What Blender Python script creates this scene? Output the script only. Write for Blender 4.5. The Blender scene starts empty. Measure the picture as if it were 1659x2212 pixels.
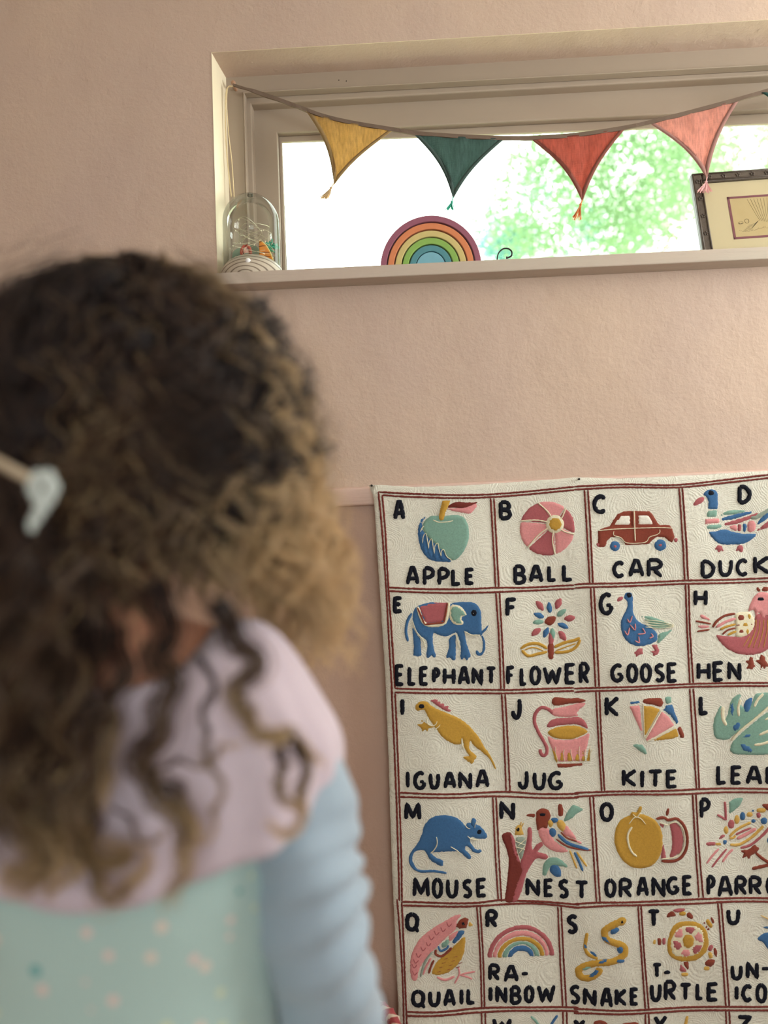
import bpy, bmesh, math, random
import numpy as np
from mathutils import Vector, Matrix
from mathutils.geometry import delaunay_2d_cdt

random.seed(7); RNG = np.random.default_rng(7)
SC = bpy.context.scene; COL = SC.collection
PI = math.pi

# ------------------------------------------------------------------ camera
F_PX, CX, CY = 1660.0, 829.5, 1106.0
CAM = Vector((0, -1.5, 1.22))
YAW, PITCH, ROLL = 0.042, 0.034, -0.034
RM = (Matrix.Rotation(YAW, 3, 'Z') @ Matrix.Rotation(PI/2 + PITCH, 3, 'X') @ Matrix.Rotation(ROLL, 3, 'Z'))
cd = bpy.data.cameras.new('camera'); cam = bpy.data.objects.new('camera', cd); COL.objects.link(cam)
cam.matrix_world = Matrix.Translation(CAM) @ RM.to_4x4()
cd.sensor_fit = 'VERTICAL'; cd.sensor_height = 36.0; cd.lens = F_PX/2212*36.0
cd.clip_start = 0.02
cd.dof.use_dof = True; cd.dof.focus_distance = 1.53; cd.dof.aperture_fstop = 2.1
SC.camera = cam

# ------------------------------------------------------------------ world, light, exposure
w = bpy.data.worlds.new('sky'); SC.world = w; w.use_nodes = True
bg = w.node_tree.nodes['Background']; bg.inputs[0].default_value = (0.93, 1.0, 0.93, 1); bg.inputs[1].default_value = 7.0
def area(name, loc, rot, sx, sy, power, col):
    l = bpy.data.lights.new(name, 'AREA'); l.shape = 'RECTANGLE'; l.size = sx; l.size_y = sy; l.energy = power; l.color = col
    o = bpy.data.objects.new(name, l); COL.objects.link(o); o.location = loc; o.rotation_euler = rot; return o
area('side_window_daylight', (1.72, -0.58, 1.80), (0, PI/2, 0), 0.9, 0.84, 20, (1.0, 0.96, 0.91))
area('rear_fill_light', (0.5, -3.66, 1.55), (-PI/2, 0, PI), 1.5, 1.1, 11, (0.93, 0.95, 1.0))  # added fill light behind the camera, set in an invented rear opening
SC.view_settings.view_transform = 'Standard'; SC.view_settings.look = 'None'
SC.view_settings.exposure = 0.0; SC.view_settings.gamma = 1.0; SC.view_settings.use_curve_mapping = False
SC.cycles.use_denoising = True
SC.cycles.max_bounces = 8; SC.cycles.transparent_max_bounces = 16

# ------------------------------------------------------------------ helpers
def P(u, v, Y=0.0):
    """point on the vertical plane y=Y that the photograph shows at pixel u, v"""
    d = RM @ Vector(((u-CX)/F_PX, -(v-CY)/F_PX, -1.0))
    return CAM + d*((Y-CAM.y)/d.y)
def lin(c):
    return tuple((x/255/12.92 if x <= 10 else ((x/255+0.055)/1.055)**2.4) for x in c)
def mat(name, rgb, rough=0.8, **k):
    m = bpy.data.materials.new(name); m.use_nodes = True
    nt = m.node_tree; b = nt.nodes['Principled BSDF']
    c = lin(rgb); b.inputs['Base Color'].default_value = (*c, 1); b.inputs['Roughness'].default_value = rough
    b.inputs['Specular IOR Level'].default_value = k.get('spec', 0.3)
    b.inputs['Metallic'].default_value = k.get('metal', 0)
    if k.get('sheen'): b.inputs['Sheen Weight'].default_value = k['sheen']
    N = lambda t: nt.nodes.new(t); L = nt.links.new
    tc = N('ShaderNodeTexCoord')
    if k.get('var'):                                   # colour variation: (scale, amount, rgb2)
        sc_, am, c2 = k['var']
        n = N('ShaderNodeTexNoise'); n.inputs['Scale'].default_value = sc_; n.inputs['Detail'].default_value = 6
        L(tc.outputs['Object'], n.inputs['Vector'])
        if k.get('stretch'):
            mp = N('ShaderNodeMapping'); mp.inputs['Scale'].default_value = k['stretch']
            L(tc.outputs['Object'], mp.inputs['Vector']); L(mp.outputs[0], n.inputs['Vector'])
        r = N('ShaderNodeMapRange'); r.inputs[1].default_value = 0.35; r.inputs[2].default_value = 0.68; r.inputs[4].default_value = am
        L(n.outputs[0], r.inputs[0])
        mx = N('ShaderNodeMix'); mx.data_type = 'RGBA'; mx.inputs['A'].default_value = (*c, 1); mx.inputs['B'].default_value = (*lin(c2), 1)
        L(r.outputs[0], mx.inputs['Factor']); L(mx.outputs['Result'], b.inputs['Base Color'])
    h = None
    for (kind, sc_, st, dist) in k.get('bump', []):
        if kind == 'noise':
            n = N('ShaderNodeTexNoise'); n.inputs['Scale'].default_value = sc_; n.inputs['Detail'].default_value = 8; n.inputs['Roughness'].default_value = 0.6
            L(tc.outputs['Object'], n.inputs['Vector']); out = n.outputs[0]
        elif kind == 'grain':
            mp = N('ShaderNodeMapping'); mp.inputs['Scale'].default_value = (0.06, 1, 1)
            n = N('ShaderNodeTexNoise'); n.inputs['Scale'].default_value = sc_; n.inputs['Detail'].default_value = 5
            L(tc.outputs['Object'], mp.inputs['Vector']); L(mp.outputs[0], n.inputs['Vector']); out = n.outputs[0]
        elif kind == 'weave':
            n = N('ShaderNodeTexWave'); n.inputs['Scale'].default_value = sc_; n.bands_direction = 'X'; n.inputs['Distortion'].default_value = 2.5; n.inputs['Detail'].default_value = 3
            n2 = N('ShaderNodeTexWave'); n2.inputs['Scale'].default_value = sc_; n2.bands_direction = 'Z'; n2.inputs['Distortion'].default_value = 2.5
            mm = N('ShaderNodeMath'); mm.operation = 'ADD'
            L(tc.outputs['Object'], n.inputs['Vector']); L(tc.outputs['Object'], n2.inputs['Vector'])
            L(n.outputs['Fac'], mm.inputs[0]); L(n2.outputs['Fac'], mm.inputs[1]); out = mm.outputs[0]
        elif kind == 'swirl':                          # chain stitch worked in little whorls
            n0 = N('ShaderNodeTexNoise'); n0.inputs['Scale'].default_value = 30
            L(tc.outputs['Object'], n0.inputs['Vector'])
            ad = N('ShaderNodeVectorMath'); ad.operation = 'MULTIPLY_ADD'; ad.inputs[1].default_value = (.02, .0, .02)
            L(n0.outputs['Color'], ad.inputs[0]); L(tc.outputs['Object'], ad.inputs[2])
            v = N('ShaderNodeTexVoronoi'); v.inputs['Scale'].default_value = 15
            L(ad.outputs[0], v.inputs['Vector'])
            a = N('ShaderNodeMath'); a.operation = 'MULTIPLY'; a.inputs[1].default_value = sc_
            s = N('ShaderNodeMath'); s.operation = 'SINE'
            L(v.outputs['Distance'], a.inputs[0]); L(a.outputs[0], s.inputs[0]); out = s.outputs[0]
        bp = N('ShaderNodeBump'); bp.inputs['Strength'].default_value = st; bp.inputs['Distance'].default_value = dist
        L(out, bp.inputs['Height'])
        if h: L(h, bp.inputs['Normal'])
        h = bp.outputs[0]
    if h: L(h, b.inputs['Normal'])
    return m
def cloth(name, rgb, trans=0.5, **k):
    """thin fabric that lets light through"""
    m = mat(name, rgb, 0.9, **k); nt = m.node_tree; b = nt.nodes['Principled BSDF']; o = nt.nodes['Material Output']
    t = nt.nodes.new('ShaderNodeBsdfTranslucent'); t.inputs[0].default_value = (*lin(rgb), 1)
    mx = nt.nodes.new('ShaderNodeMixShader'); mx.inputs[0].default_value = trans
    if not k.get('var') is None: nt.links.new(b.inputs['Base Color'].links[0].from_socket, t.inputs[0])
    nt.links.new(b.outputs[0], mx.inputs[1]); nt.links.new(t.outputs[0], mx.inputs[2]); nt.links.new(mx.outputs[0], o.inputs[0])
    return m
def glass(name, tint=(1, 1, 1), ior=.12, edge=1.0):
    m = bpy.data.materials.new(name); m.use_nodes = True; nt = m.node_tree; nt.nodes.clear()
    o = nt.nodes.new('ShaderNodeOutputMaterial'); t = nt.nodes.new('ShaderNodeBsdfTransparent'); t.inputs[0].default_value = (*tint, 1)
    g = nt.nodes.new('ShaderNodeBsdfGlossy'); g.inputs['Roughness'].default_value = 0.02
    f = nt.nodes.new('ShaderNodeLayerWeight'); f.inputs[0].default_value = ior
    mx = nt.nodes.new('ShaderNodeMixShader')
    ml = nt.nodes.new('ShaderNodeMath'); ml.operation = 'MULTIPLY'; ml.inputs[1].default_value = edge
    nt.links.new(f.outputs[0], ml.inputs[0]); nt.links.new(ml.outputs[0], mx.inputs[0]); nt.links.new(t.outputs[0], mx.inputs[1]); nt.links.new(g.outputs[0], mx.inputs[2]); nt.links.new(mx.outputs[0], o.inputs[0])
    return m

def link(name, me, mats=(), parent=None, smooth=False, **props):
    for m in (mats if isinstance(mats, (list, tuple)) else [mats]): me.materials.append(m)
    o = bpy.data.objects.new(name, me); COL.objects.link(o)
    if parent: o.parent = parent
    if smooth: me.polygons.foreach_set('use_smooth', [True]*len(me.polygons))
    for a, v in props.items(): o[a] = v
    return o
def thing(name, label, cat, loc=(0, 0, 0), group=None):
    o = bpy.data.objects.new(name, None); COL.objects.link(o); o.location = loc; o.empty_display_size = 0.02
    o['label'] = label; o['category'] = cat
    if group: o['group'] = group
    return o
class MB:
    """collects geometry in world space; build() links it, relative to the parent"""
    def __init__(s): s.v = []; s.f = []; s.m = []
    def add(s, vs, fs, mi=0):
        b = len(s.v); s.v += [tuple(x) for x in vs]; s.f += [tuple(i+b for i in f) for f in fs]; s.m += [mi]*len(fs); return s
    def box(s, a, b, mi=0):
        x0, y0, z0 = a; x1, y1, z1 = b
        return s.add([(x0,y0,z0),(x1,y0,z0),(x1,y1,z0),(x0,y1,z0),(x0,y0,z1),(x1,y0,z1),(x1,y1,z1),(x0,y1,z1)],
                     [(3,2,1,0),(4,5,6,7),(0,1,5,4),(1,2,6,5),(2,3,7,6),(3,0,4,7)], mi)
    def prism(s, pts, y0, y1, mi=0):
        """XZ polygon extruded from y0 (front) to y1"""
        n = len(pts); vs = [(p[0], y0, p[1]) for p in pts] + [(p[0], y1, p[1]) for p in pts]
        return s.add(vs, [tuple(range(n)), tuple(range(2*n-1, n-1, -1))] + [(i, i+n, (i+1) % n+n, (i+1) % n) for i in range(n)], mi)
    def tube(s, pts, r, n=8, mi=0, closed=False):
        pts = [Vector(p) for p in pts]; rs = r if isinstance(r, (list, tuple)) else [r]*len(pts)
        up = Vector((0.13, 0.31, 0.94)); rings = []
        for i, p in enumerate(pts):
            if closed: t = pts[(i+1) % len(pts)]-pts[i-1]
            else: t = pts[min(i+1, len(pts)-1)]-pts[max(i-1, 0)]
            t.normalize(); a = t.cross(up)
            if a.length < 0.05: a = t.cross(Vector((1, 0, 0)))
            a.normalize(); b = t.cross(a); up = -(t.cross(a)) if False else b if b.dot(up) > 0 else -b
            rings.append([p+rs[i]*(math.cos(2*PI*k/n)*a+math.sin(2*PI*k/n)*b) for k in range(n)])
        vs = [v for r_ in rings for v in r_]; m = len(rings); fs = []
        for i in range(m if closed else m-1):
            j = (i+1) % m
            fs += [(i*n+k, i*n+(k+1) % n, j*n+(k+1) % n, j*n+k) for k in range(n)]
        if not closed: fs += [tuple(range(n-1, -1, -1)), tuple((m-1)*n+k for k in range(n))]
        return s.add(vs, fs, mi)
    def lathe(s, prof, c, n=32, mi=0, axis='Z'):
        vs = []; fs = []
        for (r, z) in prof:
            for k in range(n):
                a = 2*PI*k/n
                vs.append((c[0]+r*math.cos(a), c[1]+r*math.sin(a), c[2]+z) if axis == 'Z' else (c[0]+r*math.cos(a), c[1]+z, c[2]+r*math.sin(a)))
        for i in range(len(prof)-1):
            fs += [(i*n+k, i*n+(k+1) % n, (i+1)*n+(k+1) % n, (i+1)*n+k) for k in range(n)]
        return s.add(vs, fs, mi)
    def ball(s, c, r, n=16, mi=0):
        r = (r, r, r) if not isinstance(r, (tuple, list)) else r; m = n//2
        vs = [(c[0]+r[0]*math.sin(PI*i/m)*math.cos(2*PI*k/n), c[1]+r[1]*math.sin(PI*i/m)*math.sin(2*PI*k/n), c[2]+r[2]*math.cos(PI*i/m)) for i in range(m+1) for k in range(n)]
        return s.add(vs, [(i*n+k, (i+1)*n+k, (i+1)*n+(k+1) % n, i*n+(k+1) % n) for i in range(m) for k in range(n)], mi)
    def build(s, name, mats, parent=None, smooth=False, origin=None, **props):
        ml = mats if isinstance(mats, (list, tuple)) else [mats]
        off = Vector(origin) if origin is not None else Vector((0, 0, 0))
        if parent: 
            q = parent; off = Vector((0, 0, 0))
            while q: off += q.location; q = q.parent
        me = bpy.data.meshes.new(name); me.from_pydata([tuple(Vector(v)-off) for v in s.v], [], s.f)
        if len(ml) > 1: me.polygons.foreach_set('material_index', s.m)
        me.validate(); bm = bmesh.new(); bm.from_mesh(me); bmesh.ops.remove_doubles(bm, verts=bm.verts, dist=1e-6); bmesh.ops.recalc_face_normals(bm, faces=bm.faces); bm.to_mesh(me); bm.free()
        o = link(name, me, ml, parent, smooth, **props)
        if not parent: o.location = off
        return o
def bev(o, wd, seg=2):
    m = o.modifiers.new('bevel', 'BEVEL'); m.width = wd; m.segments = seg; m.limit_method = 'ANGLE'; m.angle_limit = 0.7; return o
def catmull(pts, k=6, closed=False):
    pts = [Vector(p) for p in pts]; n = len(pts); out = []
    if n < 3 and not closed:
        return [pts[0].lerp(pts[-1], i/k) for i in range(k+1)]
    for i in range(n if closed else n-1):
        if closed: a, b, c, d = pts[i-1], pts[i], pts[(i+1) % n], pts[(i+2) % n]
        else: a, b, c, d = pts[max(i-1, 0)], pts[i], pts[i+1], pts[min(i+2, n-1)]
        for j in range(k):
            t = j/k
            out.append(0.5*((2*b)+(c-a)*t+(2*a-5*b+4*c-d)*t*t+(3*b-a-3*c+d)*t**3))
    if not closed: out.append(pts[-1])
    return out

# ------------------------------------------------------------------ materials of the room
M_WALL = mat('wall_plaster', (200, 178, 160), 0.75, spec=0.25, var=(2.2, 0.6, (186, 166, 158)), bump=[('noise', 2.5, 0.4, 0.03), ('noise', 9, 0.4, 0.006), ('noise', 30, 0.4, 0.004), ('noise', 160, 0.3, 0.0014)])
M_DADOW = mat('lower_wall_paint', (198, 170, 154), 0.7, spec=0.3, var=(3, 0.5, (188, 158, 146)), bump=[('noise', 3, 0.3, 0.03), ('noise', 30, 0.35, 0.004), ('noise', 180, 0.25, 0.001)])
M_WOOD = mat('taupe_painted_wood', (160, 145, 130), 0.55, spec=0.35, var=(5, 0.4, (168, 154, 136)), bump=[('grain', 60, 0.25, 0.002), ('noise', 14, 0.15, 0.004)])
M_REVEAL = mat('reveal_plaster', (240, 230, 204), 0.75, bump=[('noise', 8, 0.4, 0.01), ('noise', 90, 0.25, 0.0015)])
M_SILL = mat('painted_sill_wood', (186, 178, 164), 0.5, spec=0.4, var=(9, 0.35, (196, 170, 162)), stretch=(0.3, 1, 1), bump=[('grain', 130, 0.6, 0.003), ('noise', 40, 0.2, 0.002)])
M_RAIL = mat('painted_rail_wood', (214, 186, 174), 0.5, spec=0.4, bump=[('grain', 110, 0.5, 0.003), ('noise', 12, 0.3, 0.006)])
M_CEIL = mat('ceiling_paint', (226, 216, 204), 0.9)
M_FLOOR = mat('floor_boards', (150, 118, 90), 0.5, var=(4, 0.8, (118, 90, 66)), stretch=(0.3, 4, 1), bump=[('grain', 40, 0.4, 0.003)])
M_BASE = mat('skirting_paint', (214, 190, 178), 0.5)
M_PANE = glass('window_glass', (0.97, 1, 0.98))

# ------------------------------------------------------------------ the room
XL, XR, YB, ZC = -1.55, 1.75, -3.7, 2.5
# edges of the window at several depths, taken at the left corner and along the top
def edge(tl, tr, Y):
    a = P(*tl, Y); b = P(*tr, Y); s = (b.z-a.z)/(b.x-a.x)
    return (a.x, a.z, s, Y)
E0 = edge((457, 114), (1659, 43), 0.0)
E1 = edge((488, 163), (1659, 99), 0.085)
E2 = edge((526, 201), (1659, 141), 0.085)
E3 = edge((543, 225), (1659, 163), 0.100)
E4 = edge((557, 246), (1659, 183), 0.125)
E5 = edge((599, 287), (1659, 236), 0.125)
E6 = edge((609, 306), (1659, 266), 0.140)
SILL_A = P(450, 590, -0.045); SILL_B = P(1659, 532, -0.045); SS = (SILL_B.z-SILL_A.z)/(SILL_B.x-SILL_A.x)
def sill_z(x): return SILL_A.z+SS*(x-SILL_A.x)
XW = 1.16                                              # right end of the opening
XCW = (E0[0]+XW)/2
def ringpts(E, zb=0.0, inset=None):
    xl, zt, s, Y = E; d = xl-E0[0]; xr = XW-d
    f = lambda x: zt+s*(x-xl)
    return [(xl, sill_z(xl)+zb), (xl, f(xl)), (xr, f(xr)), (xr, sill_z(xr)+zb)]
wall = MB(); lo = MB()
DADO_Z = P(715, 1056, -0.015).z; DS = (P(1659, 1015, -0.015).z-P(715, 1056, -0.015).z)/(P(1659, 1015, -0.015).x-P(715, 1056, -0.015).x)
def dado_z(x): return DADO_Z+DS*(x-P(715, 1056, -0.015).x)
o4 = ringpts(E0)
WT = 0.20
Zd = lambda x: dado_z(x)-0.02
for q in ([(XL, Zd(XL)), (o4[0][0], Zd(o4[0][0])), (o4[0][0], ZC), (XL, ZC)],
          [(o4[0][0], Zd(o4[0][0])), (XW, Zd(XW)), (XW, o4[3][1]-.012), (o4[0][0], o4[0][1]-.012)],
          [o4[1], o4[2], (XW, ZC), (o4[1][0], ZC)],
          [(XW, Zd(XW)), (XR, Zd(XR)), (XR, ZC), (XW, ZC)]):
    n = 1; wall.prism(q, 0, WT)
wall.build('wall_window', M_WALL, kind='structure')
lo.prism([(XL, 0), (XR, 0), (XR, Zd(XR)), (XL, Zd(XL))], 0.0, WT)
lo.build('wall_lower', M_DADOW, kind='structure')
MB().box((XL-.1, YB-.1, -.1), (XR+.1, WT, 0)).build('floor', M_FLOOR, kind='structure')
MB().box((XL-.1, YB-.1, ZC), (XR+.1, WT, ZC+.1)).build('ceiling', M_CEIL, kind='structure')
MB().box((XL-.1, YB-.1, 0), (XL, WT, ZC)).build('wall_left', M_WALL, kind='structure')
# right wall holds the side window; the rear wall's opening is added for fill light
sw = (-1.02, -0.14, 1.33, 2.27)
b = MB(); b.box((XR, YB, 0), (XR+.1, sw[0], ZC)); b.box((XR, sw[1], 0), (XR+.1, WT, ZC)); b.box((XR, sw[0], 0), (XR+.1, sw[1], sw[2])); b.box((XR, sw[0], sw[3]), (XR+.1, sw[1], ZC))
b.build('wall_right', M_WALL, kind='structure')
rw = (-0.3, 1.3, 1.0, 2.1)
b = MB(); b.box((XL, YB-.1, 0), (rw[0], YB, ZC)); b.box((rw[1], YB-.1, 0), (XR, YB, ZC)); b.box((rw[0], YB-.1, 0), (rw[1], YB, rw[2])); b.box((rw[0], YB-.1, rw[3]), (rw[1], YB, ZC))
b.build('wall_rear', M_WALL, kind='structure')
for i, (bx, ax) in enumerate((((XR+.02, XR+.06), 'x'), ((YB-.06, YB-.02), 'y'))):
    b = MB(); t = .05; q = sw if ax == 'x' else rw
    for (a0, a1, z0, z1) in ((q[0], q[0]+t, q[2], q[3]), (q[1]-t, q[1], q[2], q[3]), (q[0], q[1], q[2], q[2]+t), (q[0], q[1], q[3]-t, q[3]), ((q[0]+q[1])/2-t/2, (q[0]+q[1])/2+t/2, q[2], q[3])):
        if ax == 'x': b.box((bx[0], a0, z0), (bx[1], a1, z1))
        else: b.box((a0, bx[0], z0), (a1, bx[1], z1))
    b.build('window_%d' % (i+2), M_WOOD, kind='structure')  # the rear frame belongs to the added fill-light opening
MB().box((XL, -0.016, 0), (XR, 0, 0.12)).build('baseboard_front', M_BASE, kind='structure')
# dado rail
b = MB(); h = 0.034
b.add([(XL, -.014, dado_z(XL)), (XR, -.014, dado_z(XR)), (XR, 0, dado_z(XR)+.003), (XL, 0, dado_z(XL)+.003), (XL, -.014, dado_z(XL)-h), (XR, -.014, dado_z(XR)-h), (XR, 0, dado_z(XR)-h-.002), (XL, 0, dado_z(XL)-h-.002)],
      [(0,1,2,3), (7,6,5,4), (0,4,5,1), (1,5,6,2), (2,6,7,3), (3,7,4,0)])
bev(b.build('trim_1', M_RAIL, kind='structure'), .003)
# plaster reveal of the opening
def loft(A, B, Ya, Yb, name, m, drop=()):
    b = MB(); pa = [(x, Ya, z) for x, z in A]; pb = [(x, Yb, z) for x, z in B]
    t = 0.0
    for i in range(3): b.add([pa[i], pa[i+1], pb[i+1], pb[i]], [(0, 1, 2, 3)])
    return b
rv = loft(ringpts(E0, -.01), ringpts(E1, -.01), -0.001, E1[3], 'reveal', M_REVEAL)
o = rv.build('trim_2', M_REVEAL, kind='structure')
def ring(b, Eo, Ei, Y0, Y1, bot=0.0, mi=0):
    """frame member between two nested outlines, from Y0 back to Y1, with a bottom rail of height bot"""
    A = ringpts(Eo, -.005); B = ringpts(Ei, -.005)
    b.prism([A[0], A[1], B[1], B[0]], Y0, Y1, mi); b.prism([A[1], A[2], B[2], B[1]], Y0, Y1, mi); b.prism([A[2], A[3], B[3], B[2]], Y0, Y1, mi)
    if bot: b.prism([B[0], B[3], (B[3][0], B[3][1]+bot), (B[0][0], B[0][1]+bot)], Y0, Y1, mi)
win = MB(); EE = (E0[0]-.02, E1[1]+.03, E1[2], E1[3])
ring(win, EE, E2, .085, .19)
wo = win.build('window_1', M_WOOD, kind='structure'); bev(wo, .0025)
b = MB(); e2 = (E2[0]+.003, E2[1]-.003, E2[2], 0); ring(b, E2, e2, .079, .10); bev(b.build('bead', M_WOOD, wo), .002)
b = MB(); ring(b, E2, E3, .100, .185); bev(b.build('stop_moulding', M_WOOD, wo), .003)
e4 = (E4[0]-.012, E4[1]+.012, E4[2], 0)
b = MB(); ring(b, e4, E5, .125, .165, .036); sash = bev(b.build('casement_sash', M_WOOD, wo), .003)
b = MB(); ring(b, E5, E6, .140, .150, .04); bev(b.build('glazing_bead', M_WOOD, sash), .002)
A = ringpts(E5); b = MB(); b.prism([(A[0][0], A[0][1]+.03), A[1], A[2], (A[3][0], A[3][1]+.03)], .150, .153); b.build('pane', M_PANE, sash)
# sill board
b = MB(); xa, xb = SILL_A.x, XW+.02; th = .0235
b.add([(xa, -.045, sill_z(xa)), (xb, -.045, sill_z(xb)), (xb, .19, sill_z(xb)), (xa, .19, sill_z(xa)), (xa, -.045, sill_z(xa)-th), (xb, -.045, sill_z(xb)-th), (xb, .19, sill_z(xb)-th), (xa, .19, sill_z(xa)-th)],
      [(0,1,2,3), (7,6,5,4), (0,4,5,1), (1,5,6,2), (2,6,7,3), (3,7,4,0)])
bev(b.build('window_sill', M_SILL, wo), .002)
# two nail holes and a peg on the head board
M_DARK = mat('dark_iron', (48, 46, 44), 0.45, metal=.6)
b = MB()
for u, v in ((748, 175), (732, 173)): q = P(u, v, .0848); b.ball(q, (.0011, .0008, .0013), 8)
b.build('nail_hole', M_DARK, wo, kind='stuff')

# ------------------------------------------------------------------ garden outside
def leafmat(name, rgb):
    return cloth(name, rgb, 0.5, spec=.2)
LEAF = [leafmat('leaf_green', (122, 152, 112)), leafmat('leaf_pale', (138, 162, 118)), leafmat('leaf_blue_green', (98, 146, 134))]
M_BARK = mat('bark', (120, 104, 86), 0.9, bump=[('noise', 20, .6, .01)])
def leaves(name, parent, centre, rad, nclump, nleaf, size, mi, cl=0.14):
    n = nclump*nleaf
    d = RNG.normal(size=(nclump, 3)); d /= np.linalg.norm(d, axis=1)[:, None]; d *= (RNG.random((nclump, 1))**0.4)
    c = np.array(centre)+d*np.array(rad)
    p = np.repeat(c, nleaf, 0)+RNG.normal(size=(n, 3))*cl
    a = RNG.normal(size=(n, 3)); a /= np.linalg.norm(a, axis=1)[:, None]; b = RNG.normal(size=(n, 3)); b -= (b*a).sum(1)[:, None]*a; b /= np.linalg.norm(b, axis=1)[:, None]
    s = size*(0.6+0.8*RNG.random((n, 1)))
    nn = np.cross(a, b)
    V = np.stack([p-a*s, p-b*s*.45+nn*s*.1, p+a*s, p+b*s*.45+nn*s*.1], 1).reshape(-1, 3)-np.array(parent.location)
    me = bpy.data.meshes.new(name); me.vertices.add(4*n); me.vertices.foreach_set('co', V.ravel())
    me.loops.add(4*n); me.loops.foreach_set('vertex_index', np.arange(4*n)); me.polygons.add(n); me.polygons.foreach_set('loop_start', np.arange(n)*4); me.polygons.foreach_set('loop_total', np.full(n, 4)); me.update()
    o = link(name, me, LEAF[mi], parent); o['kind'] = 'stuff'; return o
def tree(name, label, x, y, h, rad, mi, ncl, nl, size, base=0.0):
    t = thing(name, label, 'tree', (x, y, base), 'trees in the garden outside the window')
    top = Vector((x+.1, y, base+h*.66)); b = MB(); b.tube(catmull([(x, y, base), (x+.06, y+.05, base+h*.25), (x-.03, y, base+h*.48), top], 4), [.09*(1-i/14) for i in range(13)], 8)
    b.build('trunk', M_BARK, t, True)
    for k in range(6):
        a = k*1.1+x; z0 = base+h*(.36+.05*k); e = Vector((x+rad[0]*.7*math.cos(a), y+rad[1]*.7*math.sin(a), z0+h*.2))
        MB().tube(catmull([(x, y, z0), ((x+e.x)/2, (y+e.y)/2, z0+h*.13), e], 4), [.022, .02, .018, .016, .014, .011, .009, .007, .005], 6).build('branch', M_BARK, t, True)
    leaves('foliage', t, (x, y, base+h*.86), rad, ncl, nl, size, mi)
    return t
MB().box((-8, .2, -.25), (12, 22, -.2)).build('trim_3', mat('pale_bounce_ground', (206, 204, 170), 0.95), kind='structure')  # unseen ground, coloured pale to bounce light up onto the window soffits
tree('garden_tree', 'leafy green tree seen through the glass between red and pink flags', 1.75, 4.4, 4.85, (1.3, .6, .8), 0, 50, 260, .022, -.2)
tree('garden_tree', 'pale green tree behind the pink flag at the right of the window', 3.7, 7.4, 6.4, (1.6, .7, 1.5), 1, 80, 260, .030, -.2)
tree('garden_tree', 'small blue-green tree seen above the wooden rainbow', .35, 6.6, 5.0, (.8, .5, .4), 2, 6, 160, .024, -.2)
tree('garden_tree', 'thin blue-green tree low in the window left of the picture frame', 1.95, 9.2, 6.3, (1.5, .5, 1.1), 2, 30, 230, .035, -.2)

# ------------------------------------------------------------------ things on the sill
def cmat(n, rgb, **k): return mat(n, rgb, k.pop('rough', .55), spec=.35, bump=[('noise', 60, .15, .001)], **k)
# stacking rainbow
RY = -0.022
rc = P(931, 583, RY); rz = sill_z(rc.x)+.0002
t = thing('rainbow_stacker', 'painted wooden rainbow stacker of nested arches in front of the glass', 'toy', (rc.x, RY+.02, rz))
Rw = (P(1040, 560, RY).x-P(822, 571, RY).x)/2
fr = [1.0, .852, .705, .562, .418, .285]; cols = [(150, 92, 112), (214, 134, 92), (206, 190, 128), (138, 180, 92), (84, 142, 152), (122, 178, 196)]
for i, c in enumerate(cols):
    ro = Rw*fr[i]; ri = Rw*(fr[i]-.118) if i < 5 else 0
    m = cmat('rainbow_paint_%d' % i, c, rough=.7, var=(80, .25, tuple(int(x*.9) for x in c))); n = 48; H = rz; zs = 1.03
    po = [(rc.x+ro*math.cos(PI*k/n), H+ro*zs*math.sin(PI*k/n)) for k in range(n+1)]
    b = MB()
    if ri:
        pi_ = [(rc.x+ri*math.cos(PI*k/n), H+ri*zs*math.sin(PI*k/n)) for k in range(n+1)]
        for k in range(n): pass
        vs = [(p[0], RY, p[1]) for p in po]+[(p[0], RY, p[1]) for p in pi_]+[(p[0], RY+.042, p[1]) for p in po]+[(p[0], RY+.042, p[1]) for p in pi_]
        N1 = n+1; fs = []
        for k in range(n):
            fs += [(k, k+1, N1+k+1, N1+k), (2*N1+k, 3*N1+k, 3*N1+k+1, 2*N1+k+1), (k, 2*N1+k, 2*N1+k+1, k+1), (N1+k, N1+k+1, 3*N1+k+1, 3*N1+k)]
        fs += [(0, N1, 3*N1, 2*N1), (n, 2*N1+n, 3*N1+n, N1+n)]
        b.add(vs, fs)
        bev(b.build('arch', m, t), .0012)
    else:
        b.prism(po, RY, RY+.042); bev(b.build('half_disc', m, t), .0012)
# cloche with scene
M_LIGHTWOOD = bpy.data.materials.new('ringed_light_wood'); M_LIGHTWOOD.use_nodes = True
nt = M_LIGHTWOOD.node_tree; bb = nt.nodes['Principled BSDF']; bb.inputs['Roughness'].default_value = .6
tc = nt.nodes.new('ShaderNodeTexCoord'); wv = nt.nodes.new('ShaderNodeTexWave'); wv.wave_type = 'RINGS'; wv.rings_direction = 'Y'; wv.inputs['Scale'].default_value = 38; wv.inputs['Distortion'].default_value = 1.6; wv.inputs['Detail'].default_value = 2; wv.inputs['Detail Scale'].default_value = .6
cr = nt.nodes.new('ShaderNodeValToRGB'); cr.color_ramp.elements[0].position = .0; cr.color_ramp.elements[0].color = (*lin((112, 98, 84)), 1); cr.color_ramp.elements[1].position = .3; cr.color_ramp.elements[1].color = (*lin((194, 184, 168)), 1)
mp = nt.nodes.new('ShaderNodeMapping'); mp.inputs['Scale'].default_value = (.55, 1, 1.0)
nt.links.new(tc.outputs['Object'], mp.inputs[0]); nt.links.new(mp.outputs[0], wv.inputs[0]); nt.links.new(wv.outputs['Fac'], cr.inputs[0]); nt.links.new(cr.outputs[0], bb.inputs['Base Color'])
JY = .036; jc = P(545, 590, JY); jz = sill_z(jc.x)+.0003; jx = jc.x
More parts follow.
